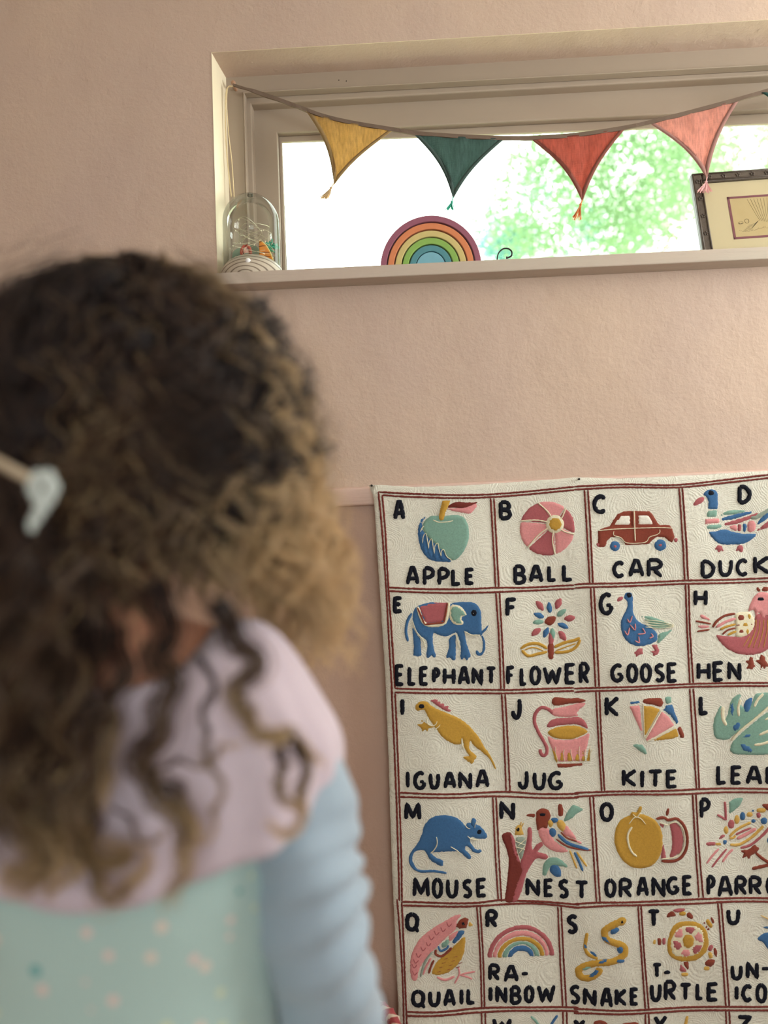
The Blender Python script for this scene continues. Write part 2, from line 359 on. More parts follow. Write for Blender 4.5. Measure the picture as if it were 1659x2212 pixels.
t = thing('glass_cloche', 'clear glass cloche on ringed wooden dome base at left end of sill', 'cloche', (jx, JY, jz))
b = MB(); R0 = .069; b.lathe([(0, 0), (R0*.98, 0), (R0, .004), (R0*.985, .012), (R0*.93, .0235), (R0*.84, .034), (R0*.70, .0435), (R0*.52, .051), (R0*.3, .0555), (0, .057)], (jx, JY, jz), 64)
b.build('base', M_LIGHTWOOD, t, True)
q = P(536, 564, JY-R0*.86); MB().ball((q.x, JY-R0*.88, q.z), .0055, 20).build('bead', mat('white_bead', (238, 240, 244), .3, spec=.5), t, True)
b = MB(); GR = .0570; GH = P(545, 421, JY).z-jz; zc = GH-GR*1.02
prof = [(GR, .0145), (GR, zc*.5), (GR, zc)]+[(GR*math.cos(a), zc+(GH-zc)*math.sin(a)) for a in [PI/2*k/14 for k in range(1, 14)]]+[(.0008, GH)]
b.lathe(prof, (jx, JY, jz), 64); g = b.build('glass_dome', glass('cloche_glass', (.965, .985, .975), .34, .55), t, True)
MB().ball((jx, JY, jz+GH-.001), (.006, .006, .003), 16).build('glass_button', glass('button_glass', (.9, .95, .92), .5), t, True)
# inside: little figure, carrot, leaves, wire lights
dz = lambda x, y: jz+.057*max(0.0, 1-((x-jx)**2+(y-JY)**2)/(R0*1.08)**2)**.62
q = P(532, 541, JY-.012); fx, fy, fz = q.x, JY-.012, q.z
f = thing('fairy_figurine', 'tiny red-haired figurine standing inside the glass cloche', 'figurine', (fx, fy, dz(fx, fy)-.001))
SKIN = mat('figurine_skin', (240, 196, 180), .5); HAIRR = mat('figurine_hair', (176, 82, 66), .6, bump=[('noise', 400, .5, .001)])
MB().lathe([(0, 0), (.006, 0), (.0045, .006), (.003, max(.006, fz-dz(fx, fy)-.004))], (fx, fy, dz(fx, fy)-.001), 16).build('body', mat('figurine_dress', (150, 176, 168), .7), f, True)
b = MB(); b.ball((fx, fy, fz), (.0078, .0075, .0085), 20); b.ball((fx, fy-.0074, fz-.001), (.0009, .0012, .0009), 8); hd = b.build('head', SKIN, f, True)
b = MB(); b.ball((fx, fy+.0022, fz+.0018), (.0105, .0088, .0103), 20)
for s in (-1, 1): b.tube([(fx+s*.002, fy-.0078, fz+.0085), (fx+s*.0075, fy-.0062, fz+.002), (fx+s*.0096, fy-.003, fz-.006), (fx+s*.0088, fy-.002, fz-.010)], [.0018, .003, .0032, .0022], 8)
b.build('hair', HAIRR, f, True)
b = MB()
for s in (-1, 1): b.ball((fx+s*.0032, fy-.0072, fz+.0003), (.0014, .0008, .001), 10)
b.build('eyes', mat('figurine_eye', (60, 70, 110), .3), f, True)
b = MB(); b.ball((fx, fy-.0074, fz-.0042), (.0012, .0006, .0005), 8); b.build('mouth', mat('figurine_mouth', (206, 110, 110), .4), f, True)
# rounded green hills behind the figure
for k, (u, v, w_, h_) in enumerate(((517, 548, .016, .018), (545, 545, .017, .022))):
    q = P(u, v, JY+.012)
    MB().ball((q.x, JY+.014, q.z-.006), (w_, .008, h_), 20).build('felt_hill', mat('felt_grey_green_%d' % k, (122, 142, 126), .95), None, True, origin=(q.x, JY+.014, dz(q.x, JY+.014)),
        label=('grey-green felt mound left of the figurine in the cloche', 'grey-green felt mound right of the figurine in the cloche')[k], category='ornament', group='felt mounds in the cloche')
ca = P(559, 519, JY-.004)
ct = thing('carrot_ornament', 'orange striped carrot ornament with teal leaves inside the cloche', 'ornament', (ca.x+.014, JY-.004, dz(ca.x+.014, JY-.004)))
ORG = mat('carrot_orange', (236, 150, 50), .5, bump=[('noise', 120, .2, .001)]); STR = mat('carrot_stripe', (122, 62, 24), .6)
cpx = [(559, 517), (566, 521), (575, 530), (583, 543), (588, 556), (590, 562), (559, 562)]
pp = [P(u, v, JY-.012) for u, v in cpx]; b = MB()
b.prism([(p.x, p.z) for p in pp], JY-.010, JY+.006); bev(b.build('carrot_root', ORG, ct), .0025)
for (u0, v0, u1, v1) in ((559, 524, 566, 522), (559, 533, 574, 531), (560, 546, 583, 545), (560, 554, 585, 554)):
    a_ = P(u0, v0, JY-.0105); b_ = P(u1, v1, JY-.0105)
    MB().tube([a_, a_.lerp(b_, .5)+Vector((0, 0, .0008)), b_], [.0007, .0009, .0004], 6).build('stripe', STR, ct)
b = MB(); b.tube([pp[5], pp[4], pp[3], pp[2], pp[1]], .0010, 6); b.build('edge_cord', mat('cream_cord', (240, 220, 150), .8), ct)
TEAL = mat('teal_leaf', (84, 186, 160), .7); b = MB(); c0 = P(584, 531, JY+.01)
for k in range(26):
    a = random.uniform(-.6, 3.6); l = random.uniform(.008, .016); e = c0+Vector((random.uniform(-.010, .012), random.uniform(-.008, .008), random.uniform(-.010, .004)))
    b.tube([e, e+Vector((math.cos(a)*l*.6, random.uniform(-.003, .003), math.sin(a)*l*.7)), e+Vector((math.cos(a)*l, random.uniform(-.004, .004), math.sin(a)*l*.8-.002))], [.0012, .0014, .0004], 5)
b.build('leaf_tuft', TEAL, ct, True, kind='stuff')
wl = thing('wire_lights', 'thin fairy light wire tangled inside the glass cloche', 'lights', (jx, JY, jz+.03))
b = MB(); bl = MB(); pts = []
for k in range(46):
    a = k*1.9+random.uniform(-.6, .6); r = random.uniform(.016, .047); z = .050+.078*(.5-.5*math.cos(k*.52))*random.uniform(.7, 1)
    pts.append((jx+r*math.cos(a), JY+r*math.sin(a), jz+max(z, .058)))
cv = catmull(pts, 6); b.tube(cv, .00035, 4); b.build('wire', mat('silver_wire', (206, 200, 170), .3, metal=.4), wl)
for k in range(12, len(cv), 17): bl.ball(cv[k], (.0013, .0013, .0018), 8)
bl.build('bulbs', mat('tiny_bulb', (240, 236, 214), .2), wl, True, kind='stuff')
# curled metal stay
q = [P(u, v, .02) for u, v in ((1075, 580), (1074, 560), (1077, 547), (1086, 538), (1097, 537), (1105, 543), (1105, 552), (1099, 556), (1093, 557))]
cs = catmull(q, 6); rr = [.0013+.0005*(i/len(cs)) + (.0011 if i > len(cs)-5 else 0) for i in range(len(cs))]
MB().tube(cs, rr, 8).build('window_stay', M_DARK, None, True, origin=(q[0].x, .02, sill_z(q[0].x)), label='curled dark metal window stay end standing on the sill right of the rainbow', category='window stay')
MB().ball((P(1250, 560, .02).x, .02, sill_z(P(1250, 560, .02).x)+.006), (.0022, .0022, .009), 10).build('stay_pin', M_DARK, None, True, label='tiny dark metal pin on the sill below the red flag', category='pin')

# framed drawing leaning on the window
TLp = P(1490, 380, .072); BLp0 = P(1519, 563, .032); TRp = P(1659, 368, .072)
ux = (TRp-TLp).normalized(); vy = (TLp-BLp0); FH = vy.length; vy.normalize(); FW = .27
nrm = ux.cross(vy).normalized()          # towards the camera (-Y)
if nrm.y > 0: nrm = -nrm
dzf = sill_z(BLp0.x)+.001-BLp0.z
t = thing('picture_frame', 'dark carved picture frame with cream mount leaning at right end of sill', 'picture', tuple(BLp0+Vector((0.1, 0, dzf))))
FH -= dzf; BLp = BLp0+Vector((0, 0, dzf))
def FP(a, c, n=0.0): return BLp+ux*a+vy*c+nrm*n
def fbox(b, a0, a1, c0, c1, n0, n1, mi=0):
    vs = [FP(a, c, n) for n in (n0, n1) for (a, c) in ((a0, c0), (a1, c0), (a1, c1), (a0, c1))]
    b.add(vs, [(0,1,2,3), (7,6,5,4), (0,4,5,1), (1,5,6,2), (2,6,7,3), (3,7,4,0)], mi)
M_FR = mat('dark_carved_wood', (72, 62, 54), .5, spec=.5, var=(120, .6, (96, 86, 76)), bump=[('noise', 260, .4, .0015)])
bw = .021
for nm, a0, a1, c0, c1 in (('frame_rail', 0, bw, 0, FH), ('frame_rail', FW-bw, FW, 0, FH), ('frame_rail', bw, FW-bw, 0, bw), ('frame_rail', bw, FW-bw, FH-bw, FH)):
    b = MB(); fbox(b, a0, a1, c0, c1, -.008, .008); ro = bev(b.build(nm, M_FR, t), .003)
    b = MB(); ins = .0035
    if a1-a0 < c1-c0:
        xi = a1-ins if a0 < .1 else a0+ins; b.tube([FP(xi, bw*.8, .0085), FP(xi, FH-bw*.8, .0085)], .0016, 8); xo = a0+.003 if a0 < .1 else a1-.003
        b.tube([FP(xo, 0.003, .007), FP(xo, FH-.003, .007)], .0025, 8)
    else:
        yi = c1-ins if c0 < .05 else c0+ins; b.tube([FP(bw*.8, yi, .0085), FP(FW-bw*.8, yi, .0085)], .0016, 8); yo = c0+.003 if c0 < .05 else c1-.003
        b.tube([FP(.003, yo, .007), FP(FW-.003, yo, .007)], .0025, 8)
    b.build('beading', M_FR, ro, True)
    b = MB(); nfl = 5 if a1-a0 < c1-c0 else 8
    for k in range(nfl):
        s = (k+.5)/nfl; cpt = ((a0+a1)/2, c0+(c1-c0)*s) if a1-a0 < c1-c0 else (a0+(a1-a0)*s, (c0+c1)/2)
        for j in range(5): a = j*2*PI/5+.3; b.ball(FP(cpt[0]+.0032*math.cos(a), cpt[1]+.0032*math.sin(a), .0085), (.0018, .0018, .0018), 8)
    b.build('carved_flower', M_FR, ro, True, kind='stuff')
b = MB(); fbox(b, bw-.002, FW-bw+.002, bw-.002, FH-bw+.002, -.004, .0015); b.build('mount', mat('cream_mount_card', (214, 202, 172), .85), t)
g0, g1 = .066, FW-.066; h0, h1 = .046, FH-.056
b = MB()
for (a0, a1, c0, c1) in ((g0, g0+.0045, h0, h1), (g1-.0045, g1, h0, h1), (g0, g1, h0, h0+.0045), (g0, g1, h1-.0045, h1)): fbox(b, a0, a1, c0, c1, .0015, .0023)
b.build('mauve_inner_mount', mat('mauve_card', (136, 88, 100), .8), t)
b = MB(); fbox(b, g0+.004, g1-.004, h0+.004, h1-.004, .0012, .0018); b.build('drawing_paper', mat('aged_paper', (204, 186, 146), .9, var=(40, .4, (194, 172, 130))), t)
b = MB(); sk = []                                      # pen drawing: a bare tree with birds and grass
ox, oy = g0+.055, h0+.030
for k in range(7): sk.append([(ox+.002+.003*k, oy+.008-.001*k), (ox-.004+.004*k, oy+.022), (ox-.016+.0065*k, h1-.008)])
for k in range(5): sk.append([(ox-.001, oy+.008), (ox-.010-.002*k, oy+.002-.003*k), (ox-.022-.003*k, oy-.001-.003*k)])
for k in range(22): a = k*.28; sk.append([(ox-.042+.0028*k, oy-.012-.003*math.sin(a)), (ox-.040+.0028*k, oy-.0105-.003*math.sin(a)+random.uniform(-.002, .002))])
for k in range(14): a = k*.45; sk.append([(ox-.024+.0045*math.cos(a), oy+.009+.005*math.sin(a)), (ox-.024+.0045*math.cos(a+.9), oy+.009+.005*math.sin(a+.9))])
for k in range(12): a = k*.5; sk.append([(ox-.036+.004*math.cos(a)-.001*k*.3, oy+.006+.003*math.sin(a)), (ox-.035+.004*math.cos(a+.7), oy+.006+.003*math.sin(a+.7))])
for s in sk: b.tube([FP(x, y, .0019) for x, y in s], .00022, 4)
b.build('pen_drawing', mat('ink', (58, 52, 44), .8), t, kind='stuff')
b = MB(); fbox(b, bw-.002, FW-bw+.002, bw-.002, FH-bw+.002, .0040, .0050); b.build('frame_glass', glass('picture_glass', (.97, .97, .95), .1, .8), t)

# ------------------------------------------------------------------ bunting
BY = .045
tape = [(503, 183), (560, 201), (620, 222), (655, 235), (700, 251), (760, 265), (850, 280), (900, 288), (1000, 295), (1080, 298), (1150, 298), (1250, 291), (1350, 276), (1405, 264), (1500, 240), (1600, 213), (1659, 196), (1760, 166), (1860, 140), (1960, 118)]
tp = [P(u, v, BY) for u, v in tape]
tcv = catmull(tp, 5)
def tape_z(x):
    for i in range(len(tcv)-1):
        if tcv[i].x <= x <= tcv[i+1].x: return tcv[i].z+(tcv[i+1].z-tcv[i].z)*(x-tcv[i].x)/(tcv[i+1].x-tcv[i].x)
    return tcv[-1].z
t = thing('bunting', 'string of linen flags with tassels sagging across the window', 'bunting', tuple(tp[0]))
b = MB(); vs = []; fs = []
hw = .0042
for i, p in enumerate(tcv):
    n = max(0, min(i, len(tcv)-1)); k_ = .6 if i < 4 else 1
    tw = .0012*math.sin(i*1.3)
    vs += [(p.x, BY-.0012, p.z+hw*k_), (p.x, BY-.0018+tw, p.z-hw*k_), (p.x, BY+.0018+tw, p.z-hw*k_), (p.x, BY+.0012, p.z+hw*k_)]
for i in range(len(tcv)-1):
    fs += [(4*i+j, 4*i+(j+1) % 4, 4*(i+1)+(j+1) % 4, 4*(i+1)+j) for j in range(4)]
fs += [(3, 2, 1, 0), tuple(4*(len(tcv)-1)+j for j in range(4))]
b.add(vs, fs); b.build('tape', mat('grey_brown_tape', (112, 96, 84), .9, bump=[('noise', 500, .5, .0006)]), t)
flags = [('mustard', (214, 182, 128), (660, 243), (850, 285), (722, 398), (229, 204, 160), (-14, 14), 'mustard linen flag with cream tassel'),
         ('green', (106, 130, 126), (893, 287), (1090, 298), (979, 428), (80, 196, 172), (-6, 10), 'dark green linen flag'),
         ('red', (198, 124, 110), (1146, 298), (1352, 277), (1258, 434), (226, 146, 96), (-8, 20), 'brick red linen flag'),
         ('pink', (228, 176, 166), (1403, 268), (1598, 216), (1527, 385), (246, 206, 206), (-3, 14), 'salmon pink linen flag'),
         ('teal', (66, 110, 104), (1645, 203), (1840, 150), (1760, 318), (110, 170, 160), (-3, 14), 'dark green linen flag at the right edge')]
for nm, rgb, a, c, tip, trgb, tv, lab in flags:
    A, C_, T = P(*a, BY), P(*c, BY), P(*tip, BY); A.z = tape_z(A.x); C_.z = tape_z(C_.x)
    m = cloth(nm+'_linen', rgb, .6, var=(260, .6, tuple(int(x*.78) for x in rgb)), stretch=(1, 1, .22), bump=[('weave', 150, .8, .001), ('noise', 60, .4, .003)])
    nu, nv = 22, 26; vs = []; hems = [[], []]
    mid = (A+C_)/2
    for j in range(nv+1):
        s = j/nv; s2 = s**.92; cen = mid.lerp(T, s)
        lft = A.lerp(T, s)+Vector((.012*math.sin(PI*s), 0, .004*math.sin(PI*s))); rgt = C_.lerp(T, s)+Vector((-.010*math.sin(PI*s), 0, .002*math.sin(PI*s)))
        for i in range(nu+1):
            r = i/nu; p = lft.lerp(rgt, r); p.y = BY+.003*math.sin(r*7+s*3+a[0])*(1-s)*s*2+.0015*math.sin(r*19+a[0])*(1-s)
            if j == 0: p.z = tape_z(p.x)-.001
            else: p.z += (1-s)*(tape_z(A.x+(C_.x-A.x)*r)-(A.z+(C_.z-A.z)*r))
            vs.append(p)
        hems[0].append(vs[-nu-1]); hems[1].append(vs[-1])
    b = MB(); b.add(vs, [(j*(nu+1)+i, j*(nu+1)+i+1, (j+1)*(nu+1)+i+1, (j+1)*(nu+1)+i) for j in range(nv) for i in range(nu)])
    fl = b.build('flag', m, t, True); fl['label'] = lab
    fl.modifiers.new('s', 'SOLIDIFY').thickness = .0005
    mh = cloth(nm+'_hem', tuple(int(x*.80) for x in rgb), .35, bump=[('weave', 160, .4, .0006)])
    for sd in (0, 1):
        b = MB(); vs = []; dr = 1 if sd == 0 else -1; H = hems[sd]
        for j, p in enumerate(H):
            wd = min(.0085, abs(hems[1][j].x-hems[0][j].x)*.48)
            vs += [p+Vector((-dr*.0006, -.0012, 0)), p+Vector((dr*wd, -.0014, 0)), p+Vector((dr*wd, .0012, 0)), p+Vector((-dr*.0006, .0012, 0))]
        b.add(vs, [(4*j+k, 4*j+(k+1) % 4, 4*j+4+(k+1) % 4, 4*j+4+k) for j in range(nv) for k in range(4)]); b.build('hem', mh, fl, True)
    mt = cloth(nm+'_tassel_thread', trgb, .4); b = MB(); du, dv = tv
    T2 = P(tip[0]+du*.5, tip[1]+8, BY-.003); b.tube([T+Vector((0, -.001, .002)), T2], .0011, 6); b.ball(T2, (.0028, .0025, .0026), 10)
    for k in range(34 if nm in ('mustard', 'pink') else 24):
        e = P(tip[0]+du*1.5+random.uniform(-13, 13)*(1.3 if nm == 'pink' else .8), tip[1]+8+dv*random.uniform(1.1, 1.5)+4, BY-.003+random.uniform(-.006, .006))
        b.tube([T2+Vector((random.uniform(-.001, .001), 0, 0)), T2.lerp(e, .5)+Vector((random.uniform(-.002, .002), 0, -.001)), e], [.0009, .0009, .0007], 4)
    b.build('tassel', mt, fl, kind='stuff')
b = MB(); b.tube(catmull([P(u, v, .052) for u, v in ((503, 186), (492, 190), (490, 230), (494, 290), (500, 340), (503, 380), (506, 430))], 5), .0009, 6)
b.tube(catmull([P(u, v, .055) for u, v in ((501, 186), (489, 196), (487, 260), (490, 330), (497, 400), (500, 425))], 5), .0013, 6)
b.build('string_tail', mat('cream_string', (226, 208, 168), .9), t, True)
for k, (u, v, Y) in enumerate(((504, 179, .085), (1960, 112, .085))):
    q = P(u, v, .06); bb_ = MB(); bb_.lathe([(.0001, -.028), (.0042, -.028), (.0048, -.025), (.0036, -.021), (.0034, 0)], (q.x, .0855, q.z), 14, axis='Y')
    bb_.build('wooden_peg', mat('peg_wood_%d' % k, (176, 140, 116), .5), None, True, origin=(q.x, .085, q.z), label=('wooden peg holding the left end of the bunting', 'wooden peg holding the right end of the bunting')[k], category='peg', group='pegs holding the bunting')

# ------------------------------------------------------------------ alphabet rug hanging from the dado rail
RGY = -0.034
RCOL = {'k': (12, 16, 30), 'b': (58, 104, 152), 't': (126, 166, 152), 'r': (170, 92, 98), 'p': (218, 146, 148), 'm': (190, 148, 58), 'n': (132, 60, 44), 'c': (226, 220, 192), 'd': (112, 44, 36), 'w': (236, 234, 224), 'g': (146, 160, 148), 'o': (206, 166, 84)}
STITCH = [('noise', 900, .5, .0008), ('noise', 260, .4, .001)]
RM_ = {}
def rmat(k):
    if k not in RM_:
        c = RCOL[k]; RM_[k] = mat('wool_'+k, c, .85, spec=.25, sheen=.2 if k != 'k' else 0, var=(320, .5, tuple(int(x*.86) for x in c)), bump=STITCH)
    return RM_[k]
M_CREAM = mat('cream_tufted_wool', (226, 226, 214), .8, spec=.3, sheen=.25, var=(300, .5, (212, 211, 196)), bump=[('swirl', 130, .25, .0012), ('noise', 600, .9, .0012), ('noise', 220, .5, .002), ('noise', 30, .6, .006)])
def waves(x, z):
    d = .0028*np.sin(x*17+1)+.0022*np.sin(x*31+z*9)+.0018*np.sin(z*13+x*5)
    t_ = np.clip((x-.42)/.3, 0, 1)                     # puckers near the top right
    d = d+t_*.0035*np.sin((x-z)*62)*np.exp(-((z-1.16)/.13)**2)
    top = np.clip((z-1.2)/.06, 0, 1)
    return d*(1-.6*top)
ROFF = []
XF = {1: (780, 1010, 1659/460), 2: (1240, 1010, 1659/419), 3: (830, 1480, 1659/420), 4: (1240, 1480, 1659/419), 5: (830, 1900, 1659/420), 6: (1240, 1900, 1659/419), 0: (0, 0, 1.0)}
def T_(c, pts): ox_, oy_, s = XF[c]; return [(ox_+x/s, oy_+y/s) for x, y in pts]
def surf(P2, h):
    """image-plane points -> world, lying on the rug surface raised by h"""
    out = []
    for (u, v), hh in zip(P2, h):
        q = P(u, v, RGY); out.append((q.x, RGY-.003-float(waves(q.x, q.z))-hh, q.z))
    return out
def dens(poly, st):
    out = []; n = len(poly)
    for i in range(n):
        a = poly[i]; b = poly[(i+1) % n]; L = math.hypot(b[0]-a[0], b[1]-a[1]); k = max(1, int(L/st))
        out += [(a[0]+(b[0]-a[0])*j/k, a[1]+(b[1]-a[1])*j/k) for j in range(k)]
    return out
def sm(pts, k=4, closed=True):
    return [(p.x, p.y) for p in catmull([(x, y, 0) for x, y in pts], k, closed)]
def inside(pt, poly):
    x, y = pt; r = False; n = len(poly)
    for i in range(n):
        x0, y0 = poly[i]; x1, y1 = poly[i-1]
        if (y0 > y) != (y1 > y) and x < (x1-x0)*(y-y0)/(y1-y0)+x0: r = not r
    return r
class Rug:
    def __init__(s): s.b = MB(); s.keys = []
    def k(s, c):
        if c not in s.keys: s.keys.append(c)
        return s.keys.index(c)
    def fill(s, cr_, c, pts, lev=0, smooth=True, g=4.2, jit=.55, h=None):
        poly = T_(cr_, pts)
        if smooth: poly = sm(poly, 4)
        poly = dens(poly, 2.6)
        # drop near-duplicate points
        q = [poly[0]]
        for p in poly[1:]:
            if math.hypot(p[0]-q[-1][0], p[1]-q[-1][1]) > .6: q.append(p)
        poly = [(x+random.uniform(-jit, jit), y+random.uniform(-jit, jit)) for x, y in q]
        pa = np.array(poly); xs = np.arange(pa[:, 0].min(), pa[:, 0].max(), g); ys = np.arange(pa[:, 1].min(), pa[:, 1].max(), g)
        ins = []
        for j, y in enumerate(ys):
            for x in xs+(g/2 if j % 2 else 0):
                d = np.hypot(pa[:, 0]-x, pa[:, 1]-y).min()
                if d > 1.3 and inside((x, y), poly): ins.append((x, y, d))
        allp = [Vector(p) for p in poly]+[Vector((x, y)) for x, y, d in ins]
        n = len(poly); hh = [0.0]*n+[min(1, d/2.8)**.6 for x, y, d in ins]
        try: r = delaunay_2d_cdt(allp, [], [list(range(n))], 1, 1e-4)
        except Exception: return
        base = .0002+lev*.0007; H = h or .0015
        vo = [(v.x, v.y) for v in r[0]]; ho = []
        for i, orig in enumerate(r[3]): ho.append((base-.0006 if (not orig or min(orig) < n) else base+H*hh[orig[0]]))
        s.b.add(surf(vo, ho), [tuple(f) for f in r[2]], s.k(c))
    def stroke(s, cr_, c, pts, wd, lev=0, curve=True, closed=False, jit=.3, h=.0016, taper=False):
        """wd in photograph pixels"""
        q = T_(cr_, pts)
        if curve and len(q) > 2: q = sm(q, 5, closed)
        if closed: q = q+[q[0]]
        # resample
        out = [q[0]]; acc = 0
        for i in range(1, len(q)):
            a = q[i-1]; b_ = q[i]; L = math.hypot(b_[0]-a[0], b_[1]-a[1]); k = max(1, int(round(L/2.6)))
            out += [(a[0]+(b_[0]-a[0])*j/k, a[1]+(b_[1]-a[1])*j/k) for j in range(1, k+1)]
        q = out; n = len(q); base = .0002+lev*.0007
        P2 = []; H2 = []
        for i in range(n):
            a = q[max(0, i-1)]; b_ = q[min(n-1, i+1)]; tx, ty = b_[0]-a[0], b_[1]-a[1]; L = math.hypot(tx, ty) or 1; nx, ny = -ty/L, tx/L
            e = 1.0 if closed else min(1, .55+.45*min(i, n-1-i)/1.5)
            if taper: e *= max(.25, 1-i/n)
            ww = wd*.5*e*(1+random.uniform(-.10, .10))+random.uniform(-jit, jit)*.5
            jx_, jy_ = random.uniform(-jit, jit)*.5, random.uniform(-jit, jit)*.5
            for f_, hf in ((-1, -.4), (-.78, .7), (0, 1), (.78, .7), (1, -.4)):
                P2.append((q[i][0]+jx_+nx*ww*f_, q[i][1]+jy_+ny*ww*f_)); H2.append(base+h*hf*(.75 if (not closed and (i == 0 or i == n-1)) else 1))
        fs = [(5*i+j, 5*i+j+1, 5*i+6+j, 5*i+5+j) for i in range(n-1) for j in range(4)]
        if not closed: fs += [(4, 3, 2, 1, 0), tuple(5*(n-1)+j for j in range(5))]
        s.b.add(surf(P2, H2), fs, s.k(c))
    def done(s, name, parent, **k):
        return s.b.build(name, [rmat(c) for c in s.keys], parent, True, **k)
GL = {'A': [[(0,1),(.12,.6),(.38,0),(.62,0),(.88,.6),(1,1)], [(.12,.66),(.9,.66)]],
 'B': [[(0,0),(0,1)], ['c',(0,0),(.6,0),(.88,.2),(.7,.42),(0,.47)], ['c',(0,.47),(.7,.5),(1,.73),(.75,.95),(0,1)]],
 'C': [['c',(1,.14),(.6,0),(.2,.15),(0,.5),(.2,.88),(.6,1),(1,.86)]],
 'D': [[(0,0),(0,1)], ['c',(0,0),(.55,.03),(1,.35),(.95,.7),(.55,.95),(0,1)]],
 'E': [[(1,0),(0,.03),(0,1),(1,.98)], [(0,.48),(.85,.46)]],
 'F': [[(1,0),(0,.03),(0,1)], [(0,.5),(.8,.47)]],
 'G': [['c',(.95,.1),(.55,0),(.15,.2),(0,.55),(.2,.9),(.6,1),(.95,.85),(1,.6)], [(.55,.58),(1,.58)]],
 'H': [[(0,0),(0,1)], [(1,0),(1,1)], [(0,.52),(1,.52)]],
 'I': [[(.5,0),(.5,1)]],
 'J': [['c',(.85,0),(.9,.5),(.8,.85),(.45,1),(.1,.85),(0,.62)]],
 'K': [[(0,0),(0,1)], [(1,0),(.1,.5),(1,1)]],
 'L': [[(0,0),(0,1),(1,.97)]],
 'M': [[(0,1),(.08,0),(.5,.85),(.92,0),(1,1)]],
 'N': [[(0,1),(0,0),(1,1),(1,0)]],
 'O': [['o',(.5,0),(.9,.18),(1,.5),(.85,.87),(.5,1),(.12,.85),(0,.5),(.12,.15)]],
 'P': [[(0,0),(0,1)], ['c',(0,0),(.6,0),(1,.2),(.85,.45),(.4,.56),(0,.56)]],
 'Q': [['o',(.45,0),(.8,.15),(.9,.45),(.75,.8),(.45,.92),(.1,.8),(0,.45),(.1,.12)], [(.6,.7),(1,1.05)]],
 'R': [[(0,0),(0,1)], ['c',(0,0),(.6,0),(.95,.2),(.75,.46),(0,.52)], [(.35,.52),(1,1)]],
 'S': [['c',(1,.1),(.6,0),(.1,.15),(.15,.38),(.55,.5),(.9,.65),(.9,.88),(.45,1),(0,.88)]],
 'T': [[(0,.02),(1,0)], [(.5,0),(.5,1)]],
 'U': [['c',(0,0),(0,.55),(.15,.9),(.5,1),(.85,.88),(1,.5),(1,0)]],
 'V': [[(0,0),(.5,1),(1,0)]],
 'W': [[(0,0),(.25,1),(.5,.25),(.75,1),(1,0)]],
 'X': [[(0,0),(1,1)], [(1,0),(0,1)]], 'Y': [[(0,0),(.45,.5),(1,0)], [(.45,.5),(.4,1)]],
 'Z': [[(0,0),(1,.03),(0,1),(1,1)]], '-': [[(0,.5),(1,.4)]]}
def letter(R_, cr_, ch, x0, x1, y0, y1, wd=None, tilt=0):
    s = XF[cr_][2]; wd = wd or 8.2; iw = wd*s/2*.9
    x0 += iw; x1 -= iw; y0 += iw; y1 -= iw
    if ch == '-': x0 -= iw*.8; x1 += iw*.8; wd *= .85
    if x1 < x0+2: x0 = x1 = (x0+x1)/2
    for st in GL[ch]:
        cur = isinstance(st[0], str); pts = st[1:] if cur else st
        R_.stroke(cr_, 'k', [(x0+a*(x1-x0)+tilt*(.5-b_)*1, y0+b_*(y1-y0)) for a, b_ in pts], wd, 1, curve=cur, closed=(cur and st[0] == 'o'), jit=.7)
rug = thing('alphabet_rug', 'cream tufted alphabet rug with pictures hung from the rail on the wall', 'rug', tuple(P(1240, 1040, RGY)))
# body of the rug
outl = [(797, 1048), (812, 1047), (900, 1052), (1000, 1049), (1130, 1040), (1250, 1031), (1330, 1034), (1450, 1029), (1560, 1023), (1659, 1017), (1745, 1010), (1752, 1200), (1762, 1400), (1770, 1600), (1778, 1800), (1786, 2000), (1792, 2200), (1798, 2420), (1500, 2424), (1200, 2426), (870, 2428), (862, 2212), (855, 2060), (848, 1900), (844, 1800), (840, 1657), (836, 1560), (832, 1454), (824, 1330), (816, 1204), (812, 1140), (808, 1078)]
poly = dens(outl, 9); poly = [(x+random.uniform(-.5, .5), y+random.uniform(-.5, .5)) for x, y in poly]; n = len(poly)
pa = np.array(poly); ins = []
for j, y in enumerate(np.arange(1016, 2425, 8.0)):
    for x in np.arange(800, 1798, 8.0)+(4 if j % 2 else 0):
        if np.hypot(pa[:, 0]-x, pa[:, 1]-y).min() > 4 and inside((x, y), poly): ins.append((x, y))
r = delaunay_2d_cdt([Vector(p) for p in poly+ins], [], [list(range(n))], 1, 1e-4)
fr_ = surf([(v.x, v.y) for v in r[0]], [0 if (o_ and min(o_) >= n) else -.0016 for o_ in r[3]])
b = MB(); b.add(fr_, [tuple(f) for f in r[2]])
bound = fr_[:n]
m0 = [i for i, o_ in enumerate(r[3]) if o_ and min(o_) < n]; idx = {min(r[3][i]): i for i in m0}
ring_ = [fr_[idx[i]] for i in range(n) if i in idx]
b.add(ring_+[(x, y+.005, z) for x, y, z in ring_], [(i, (i+1) % len(ring_), (i+1) % len(ring_)+len(ring_), i+len(ring_)) for i in range(len(ring_))])
b.add([(x, y+.0066, z) for x, y, z in fr_], [tuple(reversed(f)) for f in r[2]])
b.build('tufted_ground', M_CREAM, rug, True)
